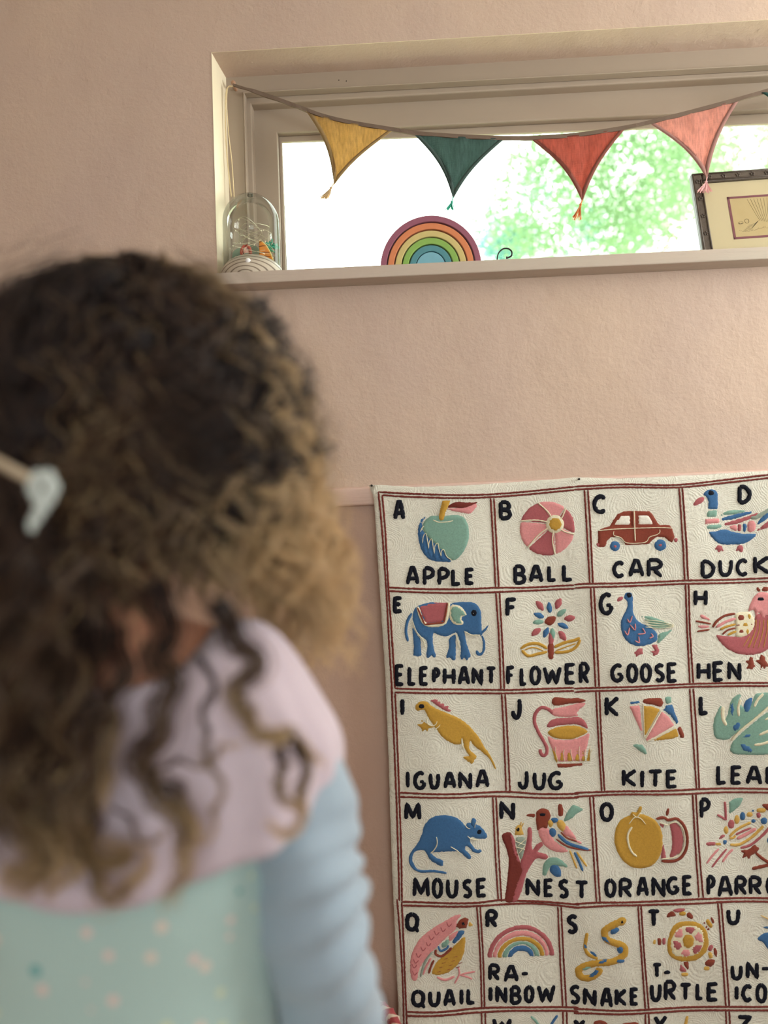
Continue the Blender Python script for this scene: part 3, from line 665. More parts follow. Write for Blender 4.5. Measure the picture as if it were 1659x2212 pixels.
# border and grid lines: pairs of brown rows with a cream row between
def pair(R_, cr_, a, b_, wd=4.4):
    R_.stroke(cr_, 'd', a, wd, 0, jit=.7); R_.stroke(cr_, 'd', b_, wd, 0, jit=.7)
L = Rug()
pair(L, 1, [(135,190),(400,205),(830,215),(1200,195),(1659,150)], [(165,215),(400,230),(830,238),(1200,218),(1659,175)])
pair(L, 2, [(0,165),(400,145),(860,150),(1250,110),(1659,62),(1880,42)], [(0,190),(400,170),(860,172),(1250,136),(1659,90),(1860,68)])
pair(L, 1, [(135,190),(165,500),(200,1000),(215,1300),(243,1767)], [(165,215),(190,500),(213,920),(240,1300),(265,1718)])
pair(L, 3, [(60,0),(80,400),(105,1000),(118,1400),(130,1830)], [(93,65),(108,400),(128,915),(145,1400),(152,1835)])
pair(L, 5, [(110,160),(130,400),(155,800),(168,1232),(175,1900)], [(150,180),(160,400),(180,900),(192,1232),(200,1880)])
L.done('border_line', rug, kind='stuff')
L = Rug()
for c_, up, dn in ((1, [(213,932),(500,945),(800,945),(1040,935),(1300,935),(1659,915)], [(215,960),(500,972),(800,975),(1300,960),(1659,942)]),
    (2, [(0,1000),(130,992),(500,985),(960,965),(1300,960),(1659,945),(1850,930)], [(0,1030),(140,1022),(500,1012),(960,994),(1300,988),(1659,975),(1850,960)]),
    (1, [(262,1718),(700,1725),(1100,1730),(1400,1722),(1659,1715)], [(262,1748),(700,1755),(1100,1757),(1400,1748),(1659,1740)]),
    (2, [(0,1890),(180,1880),(600,1862),(1000,1848),(1400,1838),(1659,1838),(1860,1830)], [(0,1920),(180,1908),(600,1888),(1000,1874),(1400,1866),(1659,1866),(1860,1858)]),
    (3, [(128,915),(500,920),(1030,912),(1300,928),(1659,925)], [(130,952),(600,950),(920,948),(1300,962),(1659,958)]),
    (4, [(0,920),(240,912),(500,903),(1040,888),(1400,885),(1850,880)], [(0,956),(160,945),(500,930),(1000,924),(1400,918),(1850,912)]),
    (5, [(150,180),(500,188),(800,178),(980,162),(1200,180),(1659,205)], [(155,213),(500,218),(780,208),(1000,200),(1300,205),(1659,232)]),
    (6, [(0,200),(200,182),(500,182),(800,170),(1060,155),(1400,160),(1900,168)], [(0,232),(300,208),(560,208),(900,198),(1230,188),(1500,192),(1900,200)]),
    (5, [(190,1115),(500,1120),(830,1090),(1100,1083),(1400,1092),(1659,1098)], [(195,1150),(500,1150),(830,1126),(1100,1112),(1400,1122),(1659,1130)]),
    (6, [(0,1112),(300,1108),(600,1092),(900,1085),(1290,1075),(1600,1080),(1950,1085)], [(0,1150),(300,1140),(600,1122),(900,1115),(1290,1106),(1600,1110),(1950,1115)]),
    (5, [(200,1880),(800,1885),(1500,1885),(2400,1880),(3780,1880)], [(176,1912),(800,1915),(1500,1915),(2400,1910),(3800,1910)])):
    pair(L, c_, up, dn)
for c_, a, b_ in ((1, [(1008,240),(1030,600),(1045,930)], [(1035,240),(1055,600),(1072,930)]), (1, [(1047,965),(1070,1300),(1088,1725)], [(1076,965),(1100,1400),(1115,1725)]),
    (3, [(1000,72),(1020,400),(1042,905)], [(1030,72),(1050,400),(1075,920)]), (3, [(927,955),(945,1400),(970,1820)], [(955,955),(975,1400),(998,1835)]), (5, [(787,212),(815,600),(832,1090)], [(815,205),(840,600),(856,1085)]), (5, [(830,1130),(838,1500),(845,1880)], [(862,1130),(868,1500),(875,1880)]),
    (2, [(85,192),(105,500),(130,990)], [(115,190),(135,500),(157,985)]), (2, [(137,1025),(155,1400),(180,1876)], [(165,1020),(185,1400),(210,1872)]), (4, [(182,48),(210,500),(237,910)], [(212,45),(235,500),(262,908)]), (4, [(135,950),(160,1400),(186,1845)], [(165,948),(190,1400),(215,1838)]), (5, [(1480,228),(1500,650),(1525,1095)], [(1508,228),(1530,650),(1557,1095)]), (5, [(1527,1130),(1535,1500),(1540,1880)], [(1560,1130),(1566,1500),(1572,1880)]),
    (2, [(892,175),(915,500),(945,965)], [(920,172),(945,500),(975,962)]), (2, [(950,998),(965,1400),(987,1846)], [(977,996),(990,1400),(1016,1842)]), (4, [(985,28),(1010,400),(1045,885)], [(1016,26),(1045,400),(1070,885)]), (4, [(1010,930),(1035,1400),(1060,1805)], [(1040,928),(1065,1400),(1097,1805)]), (6, [(540,212),(565,600),(600,1088)], [(567,212),(590,600),(630,1088)]), (6, [(600,1126),(610,1500),(620,1880)], [(630,1126),(640,1500),(650,1880)]),
    (6, [(1225,192),(1255,600),(1290,1072)], [(1255,192),(1285,600),(1320,1072)]), (6, [(1290,1110),(1310,1500),(1320,1880)], [(1320,1108),(1342,1500),(1350,1880)]),
    (0, [(1706,1028),(1716,1250),(1724,1476)], [(1699,1034),(1709,1250),(1717,1476)]), (0, [(1724,1480),(1734,1700),(1742,1940)], [(1717,1484),(1727,1700),(1735,1940)]), (0, [(1742,1945),(1750,2170),(1756,2375)], [(1735,1950),(1743,2170),(1749,2370)])):
    pair(L, c_, a, b_, 4.2)
L.done('grid_line', rug, kind='stuff')
# letters
CAPS = {1: ['A 250 345 252 415', 'B 1072 1175 255 412', 'E 248 333 998 1133', 'F 1122 1220 1010 1167'],
        2: ['C 153 277 230 398', 'D 1395 1512 148 318', 'G 203 326 1065 1260', 'H 1018 1140 1032 1192'],
        3: ['I 135 175 100 265', 'J 1080 1178 100 295', 'M 168 318 995 1152', 'N 983 1118 990 1155'],
        4: ['K 256 383 82 270', 'L 1062 1155 80 256', 'O 218 340 998 1168', 'P 1072 1170 962 1145'],
        5: ['Q 178 308 272 446', 'R 860 970 236 402', 'S 1553 1650 288 460', 'V 228 350 1214 1370', 'W 915 1090 1165 1330'],
        6: ['T 612 735 242 396', 'U 1300 1420 238 385', 'X -10 105 1192 1345', 'Y 665 795 1138 1320', 'Z 1378 1515 1145 1310']}
for c_, l in CAPS.items():
    for s in l:
        q = s.split(); R_ = Rug(); letter(R_, c_, q[0], *map(float, q[1:]), wd=9.6); R_.done('initial_letter', rug)
WORDS = [(1, 'A 348 456 765 920|P 480 575 770 925|P 595 690 775 925|L 700 785 780 922|E 806 888 778 915'),
 (1, 'B 1186 1288 757 915|A 1308 1422 757 905|L 1450 1530 755 893|L 1565 1655 745 890'),
 (2, 'C 322 432 796 945|A 460 600 780 945|R 620 762 775 948'), (2, 'D 1080 1202 787 950|U 1232 1360 775 935|C 1388 1502 777 932|K 1540 1680 748 918'),
 (1, 'E 262 345 1525 1700|L 362 438 1535 1697|E 452 533 1540 1696|P 552 618 1553 1682|H 636 735 1548 1695|A 752 850 1545 1698|N 860 950 1552 1695|T 962 1060 1545 1692'),
 (1, 'F 1128 1203 1538 1695|L 1232 1300 1545 1700|O 1310 1402 1540 1695|W 1412 1565 1540 1690|E 1585 1678 1518 1690|R 1694 1778 1512 1690'),
 (2, 'G 300 412 1668 1832|O 435 537 1665 1835|O 552 655 1665 1835|S 675 770 1668 1832|E 786 885 1660 1838'), (2, 'H 1045 1165 1655 1820|E 1180 1282 1650 1830|N 1305 1425 1655 1822'),
 (3, 'I 183 218 720 882|G 246 356 725 888|U 380 475 730 882|A 502 615 730 880|N 630 750 728 885|A 776 900 718 882'), (3, 'J 1138 1240 718 895|U 1268 1380 730 898|G 1395 1525 730 895'),
 (4, 'K 405 535 705 870|I 556 594 708 880|T 616 755 710 872|E 776 882 710 876'), (4, 'L 1218 1315 676 855|E 1340 1440 684 855|A 1466 1605 684 856|F 1630 1725 684 856'),
 (3, 'M 240 390 1630 1805|O 405 502 1630 1810|U 526 630 1625 1805|S 662 750 1635 1802|E 780 880 1625 1795'), (3, 'N 1205 1330 1643 1805|E 1360 1452 1645 1808|S 1483 1575 1648 1815|T 1612 1745 1655 1820'),
 (4, 'O 252 356 1643 1805|R 376 495 1640 1812|A 526 636 1632 1805|N 655 775 1630 1805|G 780 892 1622 1782|E 916 1010 1612 1788'), (4, 'P 1126 1206 1620 1795|A 1220 1362 1630 1815|R 1376 1488 1635 1806|R 1500 1615 1635 1806|O 1645 1748 1632 1806|T 1765 1880 1630 1806'),
 (5, 'Q 230 360 928 1088|U 376 480 930 1078|A 502 612 928 1082|I 640 676 918 1072|L 700 785 914 1062'), (5, 'R 885 990 702 858|A 1015 1148 718 872|- 1168 1228 770 825|I 888 922 892 1042|N 946 1050 893 1048|B 1070 1172 895 1062|O 1190 1282 898 1052|W 1300 1466 892 1052'),
 (5, 'S 1582 1675 898 1070'), (6, 'N 76 190 922 1082|A 218 328 908 1088|K 340 448 905 1068|E 466 550 898 1058'),
 (6, 'T 650 750 695 828|- 758 818 755 805|U 640 740 865 1028|R 760 870 845 1028|T 886 1006 870 1028|L 1032 1105 865 1022|E 1126 1230 862 1032'),
 (6, 'U 1330 1435 710 850|N 1462 1576 693 845|- 1600 1665 735 785|I 1362 1400 885 1025|C 1420 1522 884 1036|O 1545 1648 880 1050|R 1668 1770 885 1040|N 1785 1890 885 1040')]
for c_, s in WORDS:
    R_ = Rug()
    for g_ in s.split('|'):
        q = g_.split(); letter(R_, c_, q[0], *map(float, q[1:]), wd=9.0)
    R_.done('embroidered_word', rug)
def motif(name, ops, label=None):
    R_ = Rug()
    for op in ops:
        if op[0] == 'F': R_.fill(op[1], op[2], op[3], op[4] if len(op) > 4 else 0, smooth=(op[5] if len(op) > 5 else True))
        else: R_.stroke(op[1], op[2], op[3], op[4], op[5] if len(op) > 5 else 0, taper=(op[6] if len(op) > 6 else False))
    o = R_.done(name, rug)
    if label: o['label'] = label
    return o
def circ(x, y, r, ry=None, n=12, a0=0): return [(x+r*math.cos(a0+2*PI*k/n), y+(ry or r)*math.sin(a0+2*PI*k/n)) for k in range(n)]
def eye(c, x, y, rx=16, ry=10): return [('F', c, 'k', circ(x, y, rx*1.7, ry*1.9), 2), ('F', c, 'w', circ(x+1, y+1, rx*.8, ry*.8), 3)]
motif('apple_motif', [('F', 1, 'b', [(520,378),(470,400),(442,470),(445,560),(470,640),(510,700),(570,730),(640,735),(700,730),(640,640),(590,600),(520,540),(480,480),(480,420)]),
 ('F', 1, 't', [(510,400),(560,375),(640,380),(700,372),(770,375),(815,410),(838,480),(835,560),(805,640),(760,700),(715,722),(670,705),(640,660),(600,620),(560,580),(520,540),(490,500),(480,450)], 1),
 ('F', 1, 'b', [(455,560),(470,480),(485,600)], 1), ('F', 1, 'b', [(475,630),(498,530),(520,660),(500,680)], 2, False), ('F', 1, 'b', [(510,670),(545,565),(560,690),(540,700)], 2, False), ('F', 1, 'b', [(550,690),(590,600),(610,710),(580,720)], 2, False), ('F', 1, 'b', [(600,700),(635,640),(665,700),(700,730),(640,733)], 2, False),
 ('S', 1, 'c', [(462,500),(475,470),(490,455)], 2, 3), ('S', 1, 'c', [(478,590),(485,535),(505,515),(515,560),(525,620)], 1.8, 3), ('S', 1, 'c', [(525,630),(530,580),(550,555),(558,600),(570,670)], 1.8, 3), ('S', 1, 'c', [(570,670),(575,610),(598,590),(605,630),(622,690)], 1.8, 3), ('S', 1, 'c', [(622,690),(625,650),(645,640),(665,690),(705,720)], 1.8, 3),
 ('S', 1, 'c', [(560,408),(600,425),(660,425),(715,415)], 2.6, 2), ('F', 1, 'm', [(635,258),(695,258),(680,300),(655,350),(645,415),(603,412),(612,340),(625,290)], 3, False),
 ('F', 1, 'p', [(665,320),(740,315),(830,300),(905,275),(890,320),(850,360),(790,355),(720,340)]), ('F', 1, 'd', [(675,312),(700,285),(750,268),(820,272),(905,272),(860,295),(800,318),(730,315)], 1)], 'teal and blue apple motif')
ball_o = []
bc = (1505, 440)
for k in range(6):
    a0 = -PI/2-.35+k*PI/3*1.02; pts = [bc]
    arc = [(1450+215*math.cos(a0+j*PI/3/5)+0, 475+213*math.sin(a0+j*PI/3/5)) for j in range(6)]
    ball_o.append(('F', 1, 'r' if k % 2 else 'p', [bc]+arc, 0, False))
for k in range(6):
    a0 = -PI/2-.35+k*PI/3*1.02; e = (1450+215*math.cos(a0), 475+213*math.sin(a0)); mx = ((e[0]+bc[0])/2-18*math.sin(a0), (e[1]+bc[1])/2+18*math.cos(a0))
    ball_o.append(('S', 1, 'c', [bc, mx, e], 3.2, 2))
ball_o += [('F', 1, 'c', circ(1508, 441, 70), 3), ('F', 1, 'm', circ(1508, 441, 56), 4)]
motif('ball_motif', ball_o, 'pink and rose beach ball motif')
motif('car_motif', [('F', 2, 'n', [(200,540),(230,520),(300,500),(330,450),(370,395),(420,372),(520,368),(640,372),(670,400),(710,470),(730,490),(810,488),(835,520),(858,590),(848,620),(830,645),(800,625),(770,600),(710,595),(670,620),(640,655),(560,660),(440,668),(410,620),(370,595),(310,600),(280,630),(262,685),(200,685),(198,600)], 0, False),
 ('F', 2, 'w', [(325,498),(355,455),(395,408),(480,402),(478,495)], 1, False), ('F', 2, 'w', [(540,400),(625,402),(655,430),(685,490),(540,495)], 1, False),
 ('S', 2, 'c', [(205,540),(330,528),(500,520),(700,515),(825,518)], 2.2, 2), ('S', 2, 'c', [(508,372),(512,500),(518,630)], 3, 2), ('S', 2, 'c', [(335,545),(335,580),(395,600),(450,645),(600,640),(640,595),(700,575),(725,555),(725,530)], 1.8, 2),
 ('S', 2, 'n', [(497,375),(498,500)], 4, 2),
 ('F', 2, 'b', circ(347, 672, 46)), ('F', 2, 'r', circ(347, 675, 17), 2), ('F', 2, 'b', circ(735, 664, 53)), ('F', 2, 'r', circ(733, 664, 18), 2), ('F', 2, 'r', circ(206, 660, 20, 22)), ('F', 2, 'r', circ(866, 620, 20, 22))], 'red-brown saloon car motif')
motif('duck_motif', [('F', 2, 'b', [(1100,225),(1140,190),(1190,185),(1225,215),(1228,280),(1225,350),(1180,358),(1140,350),(1145,300),(1128,255)], 0), ('F', 2, 'r', [(1010,325),(1035,280),(1085,250),(1112,255),(1105,290),(1060,320)]),
 ('F', 2, 't', [(1135,370),(1222,360),(1218,425),(1128,428)], 0, False), ('F', 2, 'p', [(1115,440),(1240,430),(1250,475),(1115,488)], 0, False), ('F', 2, 't', [(1125,495),(1250,482),(1280,510),(1210,530),(1130,528)], 0, False),
 ('F', 2, 'b', [(1145,550),(1200,545),(1290,525),(1370,548),(1450,565),(1555,565),(1530,610),(1460,650),(1350,662),(1250,655),(1190,610)]),
 ('F', 2, 't', [(1250,410),(1310,370),(1400,360),(1480,372),(1380,400)]), ('F', 2, 'b', [(1252,450),(1280,425),(1400,392),(1530,372),(1500,400),(1380,440),(1270,455)]), ('F', 2, 'r', [(1282,490),(1300,470),(1420,435),(1580,380),(1560,410),(1440,470),(1310,498)]), ('F', 2, 'g', [(1500,420),(1600,378),(1659,340),(1700,320),(1640,400),(1540,450)]),
 ('F', 2, 'p', [(1320,505),(1390,490),(1400,540),(1360,535)]), ('F', 2, 'r', [(1405,485),(1435,490),(1428,545),(1405,548)]), ('F', 2, 'b', [(1445,480),(1478,490),(1468,550),(1448,552)]), ('F', 2, 'p', [(1485,470),(1530,450),(1555,500),(1535,548),(1485,548)]),
 ('F', 2, 'b', [(1555,490),(1600,420),(1659,370),(1740,320),(1700,390),(1620,460)]), ('F', 2, 'r', [(1555,540),(1600,500),(1659,450),(1750,400),(1700,480),(1620,530)]),
 ('F', 2, 'r', [(1230,662),(1270,668),(1288,735),(1262,712),(1240,735),(1222,705),(1198,710),(1215,680)], 0, False), ('F', 2, 'r', [(1405,660),(1450,665),(1452,730),(1425,728),(1412,712),(1375,722),(1390,690)], 0, False)]+eye(2, 1165, 218, 18, 14), 'blue and pink striped duck motif')
motif('elephant_motif', [('F', 1, 'b', [(420,1090),(480,1060),(560,1045),(680,1060),(740,1045),(860,1045),(915,1080),(935,1140),(938,1220),(945,1300),(965,1350),(965,1420),(935,1465),(900,1462),(888,1430),(905,1415),(925,1440),(945,1400),(930,1310),(860,1300),(810,1275),(815,1330),(840,1420),(860,1480),(840,1482),(822,1502),(800,1480),(785,1500),(770,1475),(775,1400),(755,1320),(735,1285),(660,1315),(590,1300),(565,1290),(560,1370),(585,1465),(565,1480),(545,1462),(530,1482),(505,1465),(515,1370),(490,1330),(440,1290),(405,1220),(402,1150)]),
 ('F', 1, 'b', [(398,1240),(440,1300),(465,1340),(470,1440),(480,1465),(460,1465),(440,1480),(425,1462),(405,1460),(410,1380)]), ('F', 1, 'b', [(685,1330),(735,1300),(738,1400),(735,1490),(712,1500),(690,1480),(660,1480),(680,1400)]),
 ('F', 1, 'b', [(395,1125),(370,1150),(345,1210),(340,1290),(365,1362),(372,1340),(362,1260),(375,1190),(400,1150)]), ('F', 1, 'b', [(905,1285),(940,1270),(990,1222),(975,1260),(945,1290),(920,1298)], 1),
 ('S', 1, 'b', [(392,1140),(360,1200),(350,1280),(366,1350)], 6.5, 0), ('F', 1, 'r', [(440,1082),(540,1050),(678,1050),(655,1200),(500,1215)], 1, False), ('S', 1, 'c', [(440,1082),(500,1215),(650,1205),(680,1050)], 8, 2), ('S', 1, 'n', [(440,1088),(495,1218)], 4.5, 3), ('S', 1, 'n', [(495,1218),(645,1205)], 5, 3), ('S', 1, 'n', [(645,1205),(672,1052)], 4.5, 3),
 ('F', 1, 'c', [(690,1080),(735,1060),(790,1090),(825,1145),(785,1165),(800,1215),(750,1230),(700,1200),(682,1140)], 2), ('F', 1, 't', [(700,1090),(738,1070),(785,1100),(815,1142),(778,1165),(790,1208),(750,1220),(708,1190),(692,1140)], 3),
 ('S', 1, 'c', [(402,1190),(430,1270),(480,1335),(500,1400)], 1.8, 2), ('S', 1, 'c', [(735,1290),(748,1340),(765,1400)], 1.8, 2), ('S', 1, 'c', [(800,1270),(860,1302),(925,1300)], 1.8, 2)]+eye(1, 875, 1130, 15, 16), 'blue elephant motif with rose saddle cloth')
fl = []
fc = (1480, 1192)
for k in range(12):
    a = -PI/2-.12+k*PI/6; c_ = 'rbrtrbrtrbrt'[k] if False else ['b','r','t','r','b','r','t','b','r','t','b','r'][k]
    r0, r1 = (52, 150) if c_ != 'r' else (95, 195)
    d = (math.cos(a), math.sin(a)); nx_, ny_ = -d[1], d[0]; wd_ = 24 if c_ != 'r' else 28
    fl.append(('F', 1, c_, [(fc[0]+d[0]*r0, fc[1]+d[1]*r0), (fc[0]+d[0]*(r0+r1)/2+nx_*wd_, fc[1]+d[1]*(r0+r1)/2+ny_*wd_), (fc[0]+d[0]*r1, fc[1]+d[1]*r1), (fc[0]+d[0]*(r0+r1)/2-nx_*wd_, fc[1]+d[1]*(r0+r1)/2-ny_*wd_)], 0, True))
fl += [('F', 1, 'n', [(1430,1210),(1440,1175),(1480,1158),(1518,1165),(1510,1200),(1475,1230)], 1), ('F', 1, 'r', [(1462,1290),(1485,1280),(1502,1330),(1495,1375),(1460,1375)]), ('F', 1, 'n', [(1455,1375),(1500,1372),(1500,1480),(1480,1498),(1458,1480)]),
 ('S', 1, 'm', [(1240,1410),(1300,1375),(1380,1372),(1450,1410)], 7), ('S', 1, 'm', [(1250,1420),(1300,1465),(1380,1450),(1450,1435)], 7), ('S', 1, 'm', [(1270,1420),(1340,1400),(1420,1425)], 3),
 ('S', 1, 'm', [(1505,1400),(1580,1365),(1660,1345),(1702,1325)], 7), ('S', 1, 'm', [(1505,1440),(1600,1435),(1670,1400),(1705,1340)], 7), ('S', 1, 'm', [(1520,1425),(1600,1395),(1670,1370)], 3)]
motif('flower_motif', fl, 'blue, rose and teal petalled flower motif')
motif('goose_motif', [('F', 2, 'b', [(420,1085),(445,1065),(485,1070),(500,1110),(498,1170),(505,1250),(545,1310),(620,1350),(680,1385),(710,1430),(700,1480),(640,1510),(540,1525),(450,1490),(400,1420),(388,1340),(405,1270),(440,1210),(448,1150),(425,1125)]),
 ('F', 2, 'r', [(358,1145),(365,1115),(395,1098),(418,1105),(410,1130),(380,1145)])]+[('F', 2, 't', [(550+i*28,1265+i*26),(640+i*30,1268+i*22),(740+i*26,1300+i*13),(860-i*6,1352+i*2),(760-i*6,1340+i*14),(640+i*14,1300+i*24)], 0) for i in range(0, 4)]+[('F', 2, 't', [(720,1420),(800,1395),(850,1375),(790,1440),(720,1500),(705,1490)])]+
 [('S', 2, 'c', [(600,1300+20*i),(720,1312+20*i),(850,1345+5*i)], 1.4, 2) for i in range(4)]+
 [('S', 2, 'p', p, 2.6, 3) for p in ([(445,1290),(465,1320),(488,1265)], [(468,1340),(510,1385),(512,1330)], [(420,1390),(445,1425),(462,1365)], [(535,1420),(595,1412),(575,1370)], [(635,1455),(665,1440),(650,1415)], [(510,1475),(545,1490),(540,1440)])]+
 [('F', 2, 'r', [(545,1535),(578,1540),(582,1590),(545,1600),(515,1625),(512,1590),(478,1575),(515,1565)], 0, False), ('F', 2, 'r', [(650,1510),(700,1505),(725,1560),(715,1595),(660,1612),(665,1585),(628,1570),(680,1560)], 0, False)]+eye(2, 463, 1092, 15, 12), 'blue goose motif with teal wing')
motif('hen_motif', [('F', 2, 'r', [(1212,1430),(1300,1440),(1420,1440),(1500,1400),(1545,1330),(1560,1260),(1620,1250),(1700,1280),(1740,1380),(1720,1500),(1640,1570),(1540,1600),(1420,1598),(1320,1560),(1250,1500)]),
 ('F', 2, 'p', [(1495,1230),(1520,1150),(1560,1085),(1620,1065),(1690,1090),(1700,1180),(1690,1290),(1650,1270),(1615,1300),(1590,1240),(1560,1280),(1545,1220)], 1)]+
 [('S', 2, 'm', [(1560+i*32,1300),(1545+i*34,1400),(1480+i*46,1540)], 1.8, 1) for i in range(5)]+[('S', 2, 'm', [(1500,1440),(1440,1530)], 1.8, 1), ('S', 2, 'm', [(1540,1420),(1490,1540)], 1.8, 1),
 ('S', 2, 'n', [(1180,1365),(1220,1310),(1290,1265),(1375,1250)], 5.5, 1), ('S', 2, 'p', [(1210,1365),(1290,1320),(1380,1290)], 6, 1), ('S', 2, 'm', [(1245,1385),(1300,1360),(1380,1340)], 5, 1), ('S', 2, 'n', [(1265,1425),(1310,1390),(1380,1372)], 4, 1), ('S', 2, 'm', [(1310,1430),(1385,1400)], 5.5, 1),
 ('F', 2, 'c', [(1375,1260),(1440,1235),(1510,1240),(1545,1300),(1540,1370),(1480,1440),(1385,1445),(1380,1350)], 1)]+
 [('F', 2, c_, circ(x, y, r_, r2), 2) for c_, x, y, r_, r2 in (('n',1425,1285,38,35),('m',1500,1275,22,32),('m',1465,1345,32,28),('n',1405,1348,20,18),('n',1520,1335,16,26),('n',1425,1400,28,26),('m',1480,1400,22,30))]+
 [('S', 2, 'n', [(1038,1312),(1165,1335)], 4.5), ('S', 2, 'n', [(1050,1400),(1155,1385)], 4.5), ('F', 2, 'p', [(1060,1255),(1110,1262),(1170,1305),(1100,1295)]), ('F', 2, 'p', [(1040,1350),(1110,1345),(1165,1355),(1100,1380)]),
 ('F', 2, 'n', [(1560,1040),(1575,1020),(1600,1045),(1590,1068)]), ('F', 2, 'n', [(1605,1050),(1625,1020),(1670,1025),(1665,1060),(1625,1062)]),
 ('F', 2, 'n', [(1505,1610),(1530,1625),(1535,1670),(1560,1720),(1530,1715),(1522,1760),(1500,1720),(1460,1725),(1485,1685),(1450,1650),(1490,1645)], 0, False), ('F', 2, 'n', [(1600,1590),(1630,1610),(1645,1660),(1690,1710),(1640,1705),(1620,1735),(1610,1705),(1590,1740),(1590,1690),(1540,1650),(1580,1640)], 0, False)]+eye(2, 1600, 1125, 24, 14), 'rose hen motif with patchwork wing')
motif('iguana_motif', [('F', 3, 'm', [(265,205),(268,165),(300,135),(345,128),(385,150),(420,180),(500,215),(580,250),(660,290),(730,350),(800,430),(860,530),(920,620),(965,745),(940,710),(890,625),(830,570),(760,510),(735,480),(728,540),(780,590),(790,620),(770,640),(785,690),(760,660),(735,692),(725,655),(680,670),(700,640),(665,605),(720,600),(700,570),(680,530),(665,450),(655,500),(600,500),(520,460),(455,390),(380,280),(345,210),(300,215)]),
 ('F', 3, 'm', [(470,325),(440,345),(400,360),(375,370),(378,410),(350,375),(308,408),(318,370),(280,330),(325,320),(300,280),(350,310),(400,340),(440,310)]), ('F', 3, 'r', [(390,125),(430,112),(455,115),(455,135),(475,125),(480,150),(510,148),(512,175),(550,172),(548,200),(585,205),(560,232),(500,205),(440,165)], 0, False),
 ('S', 3, 'c', [(362,270),(370,320),(410,340),(440,325),(450,300)], 1.8, 2), ('S', 3, 'c', [(660,450),(662,500),(680,540)], 2.2, 2), ('S', 3, 'c', [(475,330),(460,350),(430,370)], 1.5, 2)]+eye(3, 318, 172, 17, 13), 'mustard iguana motif')
# jug spans crops 3 and 4; use full-frame pixels
def X3(p): return T_(3, p)
def X4(p): return T_(4, p)
J = [('F', 0, 'n', X3([(1430,130),(1450,103),(1500,105),(1580,112),(1659,108)])+X4([(40,110),(100,130),(60,148),(0,155)])+X3([(1560,160),(1470,175),(1435,160)]), 1),
 ('F', 0, 'p', X3([(1440,200),(1520,185),(1659,150)])+X4([(100,150),(60,200),(25,240),(70,258)])+X3([(1560,275),(1460,265),(1420,240)])),
 ('F', 0, 'r', X3([(1390,360),(1405,310),(1460,282),(1600,272)])+X4([(40,270),(90,300),(118,370),(60,350)])+X3([(1620,335),(1500,345)]), 0),
 ('F', 0, 'm', X3([(1393,405),(1440,370),(1520,350),(1620,345)])+X4([(60,360),(115,395),(80,425),(0,455)])+X3([(1560,460),(1460,450)]), 1),
 ('F', 0, 'p', X3([(1392,440),(1460,460),(1560,465)])+X4([(0,460),(80,435),(128,410),(125,480),(105,560),(80,645),(0,650)])+X3([(1480,650),(1430,550)]), 0),
 ('S', 0, 'r', X3([(1440,240),(1400,205),(1340,190),(1290,240),(1280,310),(1310,390),(1350,460),(1385,530),(1385,580),(1360,600),(1335,580),(1330,545)]), 8),
 ('F', 0, 'n', X3([(1472,668),(1659,665)])+X4([(80,660),(75,690),(0,698)])+X3([(1560,705),(1480,705)]), 0, False)]
for x0, x1, xt in ((1425, 1478, 1432), (1488, 1535, 1508), (1548, 1605, 1565), (1615, 1668, 1640), (1672, 1712, 1690), (1718, 1752, 1750)):
    J.append(('F', 0, 'm', X3([(x0+8, 645), (x1, 645), (xt+4, 515)] if x0 > 1430 else [(1475,660),(1455,640),(1430,535),(1480,600)]), 2, False))
    J.append(('S', 0, 'c', X3([(x1+4, 650), ((x1+xt)/2+6, 580), (xt+26, 520 if x0 % 2 else 545)]), 1.4, 2))
motif('jug_motif', J, 'pink and rose jug motif with mustard points')
motif('kite_motif', [('F', 4, 'p', [(460,172),(552,158),(578,432)], 0, False), ('F', 4, 'm', [(575,165),(650,170),(728,198),(600,420),(585,425)], 0, False), ('F', 4, 'p', [(740,212),(800,260),(855,340),(615,468),(600,455)], 0, False), ('F', 4, 'm', [(865,360),(895,435),(830,455),(635,472)], 0, False),
 ('F', 4, 'b', [(453,138),(550,120),(552,145),(460,162)], 0, False), ('F', 4, 'n', [(572,112),(640,100),(735,98),(760,145),(735,185),(660,160),(575,148)], 0, False), ('F', 4, 't', [(760,92),(825,88),(828,140),(800,155),(775,150)], 0, False), ('F', 4, 'b', [(778,165),(832,158),(892,318),(865,328),(810,250),(750,205)], 0, False), ('F', 4, 'n', [(870,365),(905,340),(945,430),(930,450),(902,445)], 0, False),
 ('F', 4, 't', [(482,505),(520,492),(575,498),(600,530),(622,598),(560,562)], 0, False), ('S', 4, 'c', [(578,150),(582,300),(588,440)], 2, 1), ('S', 4, 'c', [(735,205),(660,330),(598,450)], 2, 1), ('S', 4, 'c', [(860,348),(740,410),(610,475)], 2, 1)], 'pink, mustard and blue kite motif')
